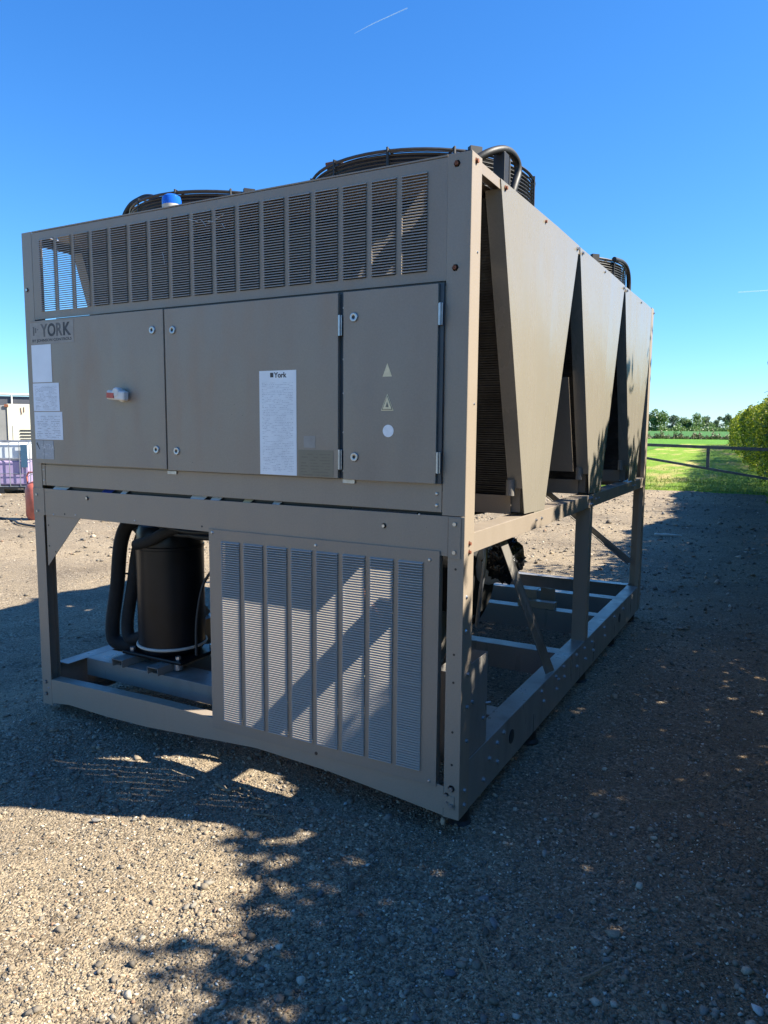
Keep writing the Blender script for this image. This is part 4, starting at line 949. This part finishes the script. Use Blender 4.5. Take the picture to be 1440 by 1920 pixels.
def hose(pts, r, mat='insul', name='insulated_pipe', n=12):
    # smooth the path
    P = [Vector(p) for p in pts]; out = []
    for i in range(len(P)-1):
        p0, p1, p2, p3 = P[max(i-1, 0)], P[i], P[i+1], P[min(i+2, len(P)-1)]
        for k in range(6):
            t = k/6; out.append(.5*((2*p1)+(-p0+p2)*t+(2*p0-5*p1+4*p2-p3)*t*t+(-p0+3*p1-3*p2+p3)*t*t*t))
    out.append(P[-1]); return MB().tube(out, r, n).obj(name, M[mat], ch, 0, True)
# cable conduits arching off the fans
hose([(-.14, .31, 2.33), (-.09, .36, 2.375), (-.062, .43, 2.405), (-.052, .50, 2.415), (-.047, .56, 2.400), (-.045, .572, 2.36), (-.045, .54, 2.31), (-.05, .51, 2.25)], .015, 'rubber', 'conduit')
hose([(-2.24, .60, 2.27), (-2.235, .60, 2.44), (-2.19, .60, 2.515), (-2.12, .60, 2.545), (-2.03, .60, 2.55), (-1.9, .62, 2.50)], .014, 'rubber', 'conduit')
hose([(-.10, 2.60, 2.44), (-.085, 2.80, 2.455), (-.08, 2.93, 2.43), (-.08, 2.99, 2.36), (-.08, 2.99, 2.25)], .015, 'rubber', 'conduit')
for p, c_ in (((-.80, .44, 2.465), 'rust'), ((-2.09, .58, 2.49), 'copper')):
    MB().box(p[0]-.035, p[0]+.035, p[1]-.02, p[1]+.02, p[2]-.0, p[2]+.012).obj('junction_cap', M[c_], ch, .002); MB().box(p[0]-.028, p[0]+.028, p[1]-.018, p[1]+.018, 2.246, p[2]-.001).obj('junction_box', M['fan_dark'], ch, .002)
MB().box(-.09, -.045, .42, .47, 2.25, 2.395).obj('junction_box', M['fan_dark'], ch, .003)
# blue beacon
MB().lathe((-1.368, .075, 2.258), [(.038, 0), (.040, .012), (.040, .028), (.0, .028)], 28).obj('beacon_base', M['ring'], ch, 0, True)
MB().lathe((-1.368, .075, 2.286), [(.0395, 0), (.040, .018), (.036, .034), (.022, .043), (0, .045)], 28).obj('beacon_lens', M['beacon'], ch, 0, True)

# ---- door furniture: rotary isolator, plates, notices
px_, pz_ = -1.587, 1.505
MB().lathe((px_, -.020, pz_), [(0, -.008), (.022, -.008), (.026, -.006), (.027, 0)], 28, 'Y').obj('isolator_base', M['white'], d1, 0, True)
ho = MB().box(-.056, .050, -.034, -.004, -.020, .020).tube([(0, -.036, .012), (0, -.004, .012)], .022, 20).obj('isolator_handle', M['white'], d1, .007); ho.location = (px_, -.026, pz_); ho.rotation_euler = (0, R(4), 0)
hr_ = MB().box(-.050, -.008, -.0378, -.0348, -.013, .009).obj('isolator_mark', M['red'], d1); hr_.location = (px_, -.026, pz_); hr_.rotation_euler = (0, R(4), 0)
Yp = -.0206
def plate(x0, x1, z0, z1, mat, par, name='plate', label=None, y=Yp, t=.0006):
    o = MB().box(x0, x1, y-t, y, z0, z1).obj(name, M[mat], par)
    if label: o['label'] = label
    return o
plate(-2.179, -1.882, 1.746, 1.844, 'ghost', d1, 'maker_plate', 'weathered maker plate reading YORK BY JOHNSON CONTROLS', t=.0004)
def fit_text(txt, x0, x1, z0, z1, mat, par, bold, y):
    o = text_obj('lettering', txt, .1, (0, 0, 0), mat, par, bold, .0002); v = np.array([q.co[:] for q in o.data.vertices]); lo, hi = v.min(0), v.max(0)
    kx = (x1-x0)/(hi[0]-lo[0]); kz = (z1-z0)/(hi[1]-lo[1]); o.scale = (kx, kz, 1); o.location = (x0-lo[0]*kx, y, z0-lo[1]*kz); return o
for c_, xa_, xb_ in (('Y', -2.106, -2.056), ('O', -2.057, -2.003), ('R', -1.998, -1.956), ('K', -1.951, -1.900)):
    fit_text(c_, xa_, xb_, 1.778, 1.836, M['print_dark' if c_ in 'OK' else 'print_mid'], d1, .003, Yp-.0006)
fit_text('BY JOHNSON CONTROLS', -2.166, -1.897, 1.753, 1.769, M['print_dark'], d1, .002, Yp-.0006)
for k in range(3): plate(-2.160+k*.014, -2.151+k*.014, 1.786+k*.012, 1.826-k*.006, 'print_mid', d1, 'emblem', y=Yp-.0005, t=.0003)
plate(-2.177, -2.040, 1.573, 1.744, 'label_a', d1, 'rating_plate', 'blank bleached plate under the maker plate')
plate(-2.178, -1.996, 1.441, 1.569, 'label_b', d1, 'rating_plate', 'plate with a small printed table')
plate(-2.177, -1.981, 1.309, 1.437, 'label_c', d1, 'rating_plate', 'lowest white plate with grey diagrams')
plate(-2.177, -2.120, 1.218, 1.305, 'label_d', d1, 'sticker', 'silver sticker half'); plate(-2.118, -2.050, 1.218, 1.305, 'label_d', d1, 'sticker', 'silver sticker half')
text_obj('lettering', 'FATRA', .036, (-2.158+.02, Yp-.0008, 1.263), M['print_pale'], d1, .0006, .0002, .85); text_obj('lettering', 'PIPING', .020, (-2.130, Yp-.0008, 1.232), M['print_pale'], d1, .0002, .0002, 1)
MB().prism([(-2.172, Yp-.0010, 1.292), (-2.164, Yp-.0010, 1.296), (-2.146, Yp-.0010, 1.262), (-2.152, Yp-.0010, 1.264)], (0, .0003, 0)).obj('emblem', M['print_dark'], d1)
plate(-.846, -.674, 1.196, 1.588, 'label_long', d2, 'notice', 'long white notice headed York')
text_obj('lettering', 'York', .027, (-.775, Yp-.0008, 1.562), M['print_dark'], d2, .0008, .0002, 1)
plate(-.794, -.779, 1.563, 1.580, 'print_dark', d2, 'emblem', y=Yp-.0007, t=.0002)
plate(-.667, -.511, 1.196, 1.294, 'stain_label', d2, 'faded_sticker', 'yellowed faded instruction sticker', t=.0003)
plate(-.642, -.590, 1.302, 1.345, 'ghost', d2, 'adhesive_residue', 'grey rubbed patch', t=.0002)
def tri(cx_, z0, w, h_, mat, par, y, name='warning_triangle'):
    return MB().prism([(cx_-w/2, y, z0), (cx_+w/2, y, z0), (cx_, y, z0+h_)], (0, -.0004, 0)).obj(name, M[mat], par)
tri(-.2905, 1.5535, .037, .046, 'yellow', d3, Yp)['label'] = 'upper blank yellow triangle'
tri(-.2895, 1.437, .050, .058, 'yellow', d3, Yp)['label'] = 'lower warning triangle with black border'
tri(-.2895, 1.4405, .042, .049, 'print_dark', d3, Yp-.0005, 'triangle_border'); tri(-.2895, 1.4425, .036, .043, 'yellow', d3, Yp-.0010, 'triangle_centre'); tri(-.2895, 1.449, .012, .018, 'stain_label', d3, Yp-.0015, 'triangle_symbol')
MB().lathe((-.285, Yp, 1.367), [(0, -.0005), (.0215, -.0005), (.0215, 0)], 32, 'Y').obj('round_sticker', M['pale'], d3)

# ---- machinery in the open base
# compressors
def compressor(x, y, label):
    c = empty('compressor', (x, y, .20)); c.parent = ch; c['label'] = label
    r_ = .165
    MB().lathe((0, 0, 0), [(.0, .05), (r_-.02, .05), (r_, .075), (r_, .575), (r_+.003, .578), (r_+.003, .590), (r_-.002, .594), (r_-.003, .660), (r_-.02, .690), (.08, .705), (0, .708)], 44).obj('shell', M['compressor'], c, 0, True)
    MB().ring((0, 0, .088), r_+.003, .0075, 44, 8).obj('heater_band', M['ring'], c, 0, True)
    MB().box(-.20, .20, -.15, .15, .030, .048).obj('base_plate', M['compressor'], c, .006)
    for dx in (-.155, .155):
        for dy in (-.12, .12): MB().tube([(dx, dy, .0), (dx, dy, .03)], .022, 12).tube([(dx, dy, .049), (dx, dy, .064)], .014, 6).obj('mount', M['galv'], c, 0, True)
    return c
compressor(-1.754, .40, 'black vertical compressor in the open bay'); compressor(-1.25, .52, 'second black compressor behind the louvred panel'); compressor(-.80, .45, 'third black compressor behind the louvred panel')
for x_ in (-1.90, -1.66): # short rails carrying the compressor
    mb = MB(); mb.box(x_-.035, x_+.035, .17, .60, .226, .229); mb.box(x_-.035, x_-.032, .17, .60, .192, .226); mb.box(x_+.032, x_+.035, .17, .60, .192, .226); mb.obj('mounting_channel', M['frame_grey'], ch)
# insulated suction hoses
hose([(-1.35, .50, .935), (-1.75, .44, .925), (-1.95, .36, .90), (-2.03, .34, .80), (-2.075, .34, .55), (-2.12, .34, .33), (-2.09, .34, .245), (-1.95, .38, .25), (-1.86, .40, .28)], .036)
hose([(-1.35, .54, .90), (-1.75, .48, .90), (-1.90, .40, .86), (-1.955, .38, .76), (-1.995, .37, .55), (-2.03, .36, .36), (-2.00, .35, .275), (-1.92, .36, .30)], .032)
hose([(-1.95, .36, .62), (-2.10, .36, .61)], .005, 'rubber', 'cable_tie')
hose([(-1.70, .27, .905), (-1.56, .25, .87), (-1.40, .30, .875), (-1.2, .36, .90)], .012, 'rubber', 'cable'); hose([(-1.78, .25, .93), (-1.50, .22, .895), (-1.3, .25, .90), (-1.12, .30, .92)], .010, 'rubber', 'cable'); hose([(-1.74, .30, .92), (-1.45, .27, .865), (-1.12, .33, .885)], .014, 'rubber', 'cable')
hose([(-1.82, .24, .80), (-1.70, .225, .835), (-1.62, .23, .875), (-1.55, .25, .90)], .026, 'insul')
hose([(-1.53, .60, .93), (-1.53, .60, .58)], .032, 'pipe', 'liquid_pipe')
# evaporator barrel
MB().lathe((-1.60, 1.10, .64), [(0, 0), (.165, 0), (.19, .02), (.19, 1.22), (.165, 1.25), (0, 1.25)], 36, 'X').obj('evaporator', M['insul'], ch, 0, True)
for x_ in (-1.35, -.60): MB().box(x_-.03, x_+.03, 1.02, 1.18, .192, .46).obj('cradle', M['frame_grey'], ch)
hose([(-.345, 1.10, .70), (-.30, 1.08, .72), (-.26, 1.06, .74)], .095, 'tank_white', 'nozzle')
# crumpled bag over the nozzle
bvs, bfs = icosa(); vv = [tuple(v) for v in bvs]; ff = [tuple(int(q) for q in f) for f in bfs]
for _ in range(3):
    cache = {}; nf = []
    def mp_(i, j):
        k = (min(i, j), max(i, j))
        if k not in cache: m_ = (np.array(vv[i])+np.array(vv[j])); vv.append(tuple(m_/np.linalg.norm(m_))); cache[k] = len(vv)-1
        return cache[k]
    for a, b_, c_ in ff: ab, bc, ca_ = mp_(a, b_), mp_(b_, c_), mp_(c_, a); nf += [(a, ab, ca_), (b_, bc, ab), (c_, ca_, bc), (ab, bc, ca_)]
    ff = nf
bb = np.array(vv); rr = 1+.16*np.sin(7*bb[:, 1]+5*bb[:, 2])+.10*rng.normal(size=len(bb)); bb = bb*rr[:, None]*np.array([.085, .095, .098])+np.array([-.215, 1.02, .765])
inst('plastic_bag', npmesh('plastic_bag', bb, np.array(ff), M['bag']), ch)
hose([(-.42, .80, .93), (-.26, .62, .90), (-.20, .56, .80), (-.21, .55, .62), (-.27, .55, .45), (-.36, .60, .25)], .017, 'rubber', 'cable')
hose([(-.28, .90, .92), (-.25, .86, .80), (-.27, .86, .62), (-.30, .9, .45)], .010, 'galv', 'copper_pipe')
hose([(-1.9, 1.9, .85), (-1.2, 2.1, .80), (-.9, 2.6, .82), (-.9, 3.2, .85)], .035, 'insul')
hose([(-.62, .36, .92), (-.60, .34, .70), (-.50, .34, .55), (-.50, .36, .30)], .018, 'copper', 'copper_pipe')
hose([(-1.35, .86, .93), (-1.0, .84, .86), (-.60, .82, .88), (-.38, .80, .93)], .022, 'insul')
hose([(-.34, 1.18, .90), (-.36, 1.22, .60), (-.44, 1.28, .40), (-.60, 1.3, .25)], .016, 'insul')
hose([(-1.45, .62, .30), (-1.48, .66, .5), (-1.46, .62, .8), (-1.3, .6, .92)], .012, 'rubber', 'cable')
hose([(-1.50, .30, .28), (-1.52, .33, .45), (-1.50, .36, .62), (-1.44, .40, .72)], .007, 'rubber', 'cable')
MB().tube([(-.36, .46, .40), (-.36, .46, .66)], .045, 18).obj('filter_drier', M['copper'], ch, 0, True)
# small galvanised box behind the near post
mb = MB(); mb.box(-.006, -.003, .092, .262, .192, .545); mb.box(-.14, -.006, .258, .261, .192, .545); mb.box(-.14, -.006, .092, .095, .192, .50); mb.box(-.143, -.140, .092, .261, .192, .50); mb.obj('terminal_housing', M['frame_grey'], ch, .0008)
MB().box(-.138, -.008, .097, .256, .47, .474).obj('box_lid', M['galv'], ch)
for p in ((-.003, .225, .30), (-.003, .11, .40)): bolt(p, face='S', s=1.1)
MB().tube([(-.003, .25, .35), (.012, .262, .352)], .004, 6).obj('wing_screw', M['galv'], ch)
# z-shaped bracket on the floor frame
MB().box(-.62, -.50, 2.50, 2.504, .192, .29).box(-.62, -.50, 2.504, 2.60, .286, .290).box(-.50, -.40, 2.60, 2.604, .20, .29).box(-.60, -.35, 2.41, 2.47, .19, .235).obj('pipe_bracket', M['paint'], ch)
# spider web and swarf flecks caught on the upper slats
M['web'] = simple('dusty_web', (.55, .55, .55), .8)
mb = MB()
for (x_, z_, dx, dz) in ((-1.20, 2.19, .05, -.015), (-1.14, 2.185, .03, -.03), (-1.10, 2.17, .03, -.005), (-1.06, 2.175, .04, .012), (-1.03, 2.155, .015, -.02), (-1.345, 2.08, .012, -.05)): mb.tube([(x_, -.008, z_), (x_+dx*.5, -.0085, z_+dz*.4), (x_+dx, -.008, z_+dz)], .0011, 4)
mb.obj('cobweb', M['web'], ch, kind='stuff')
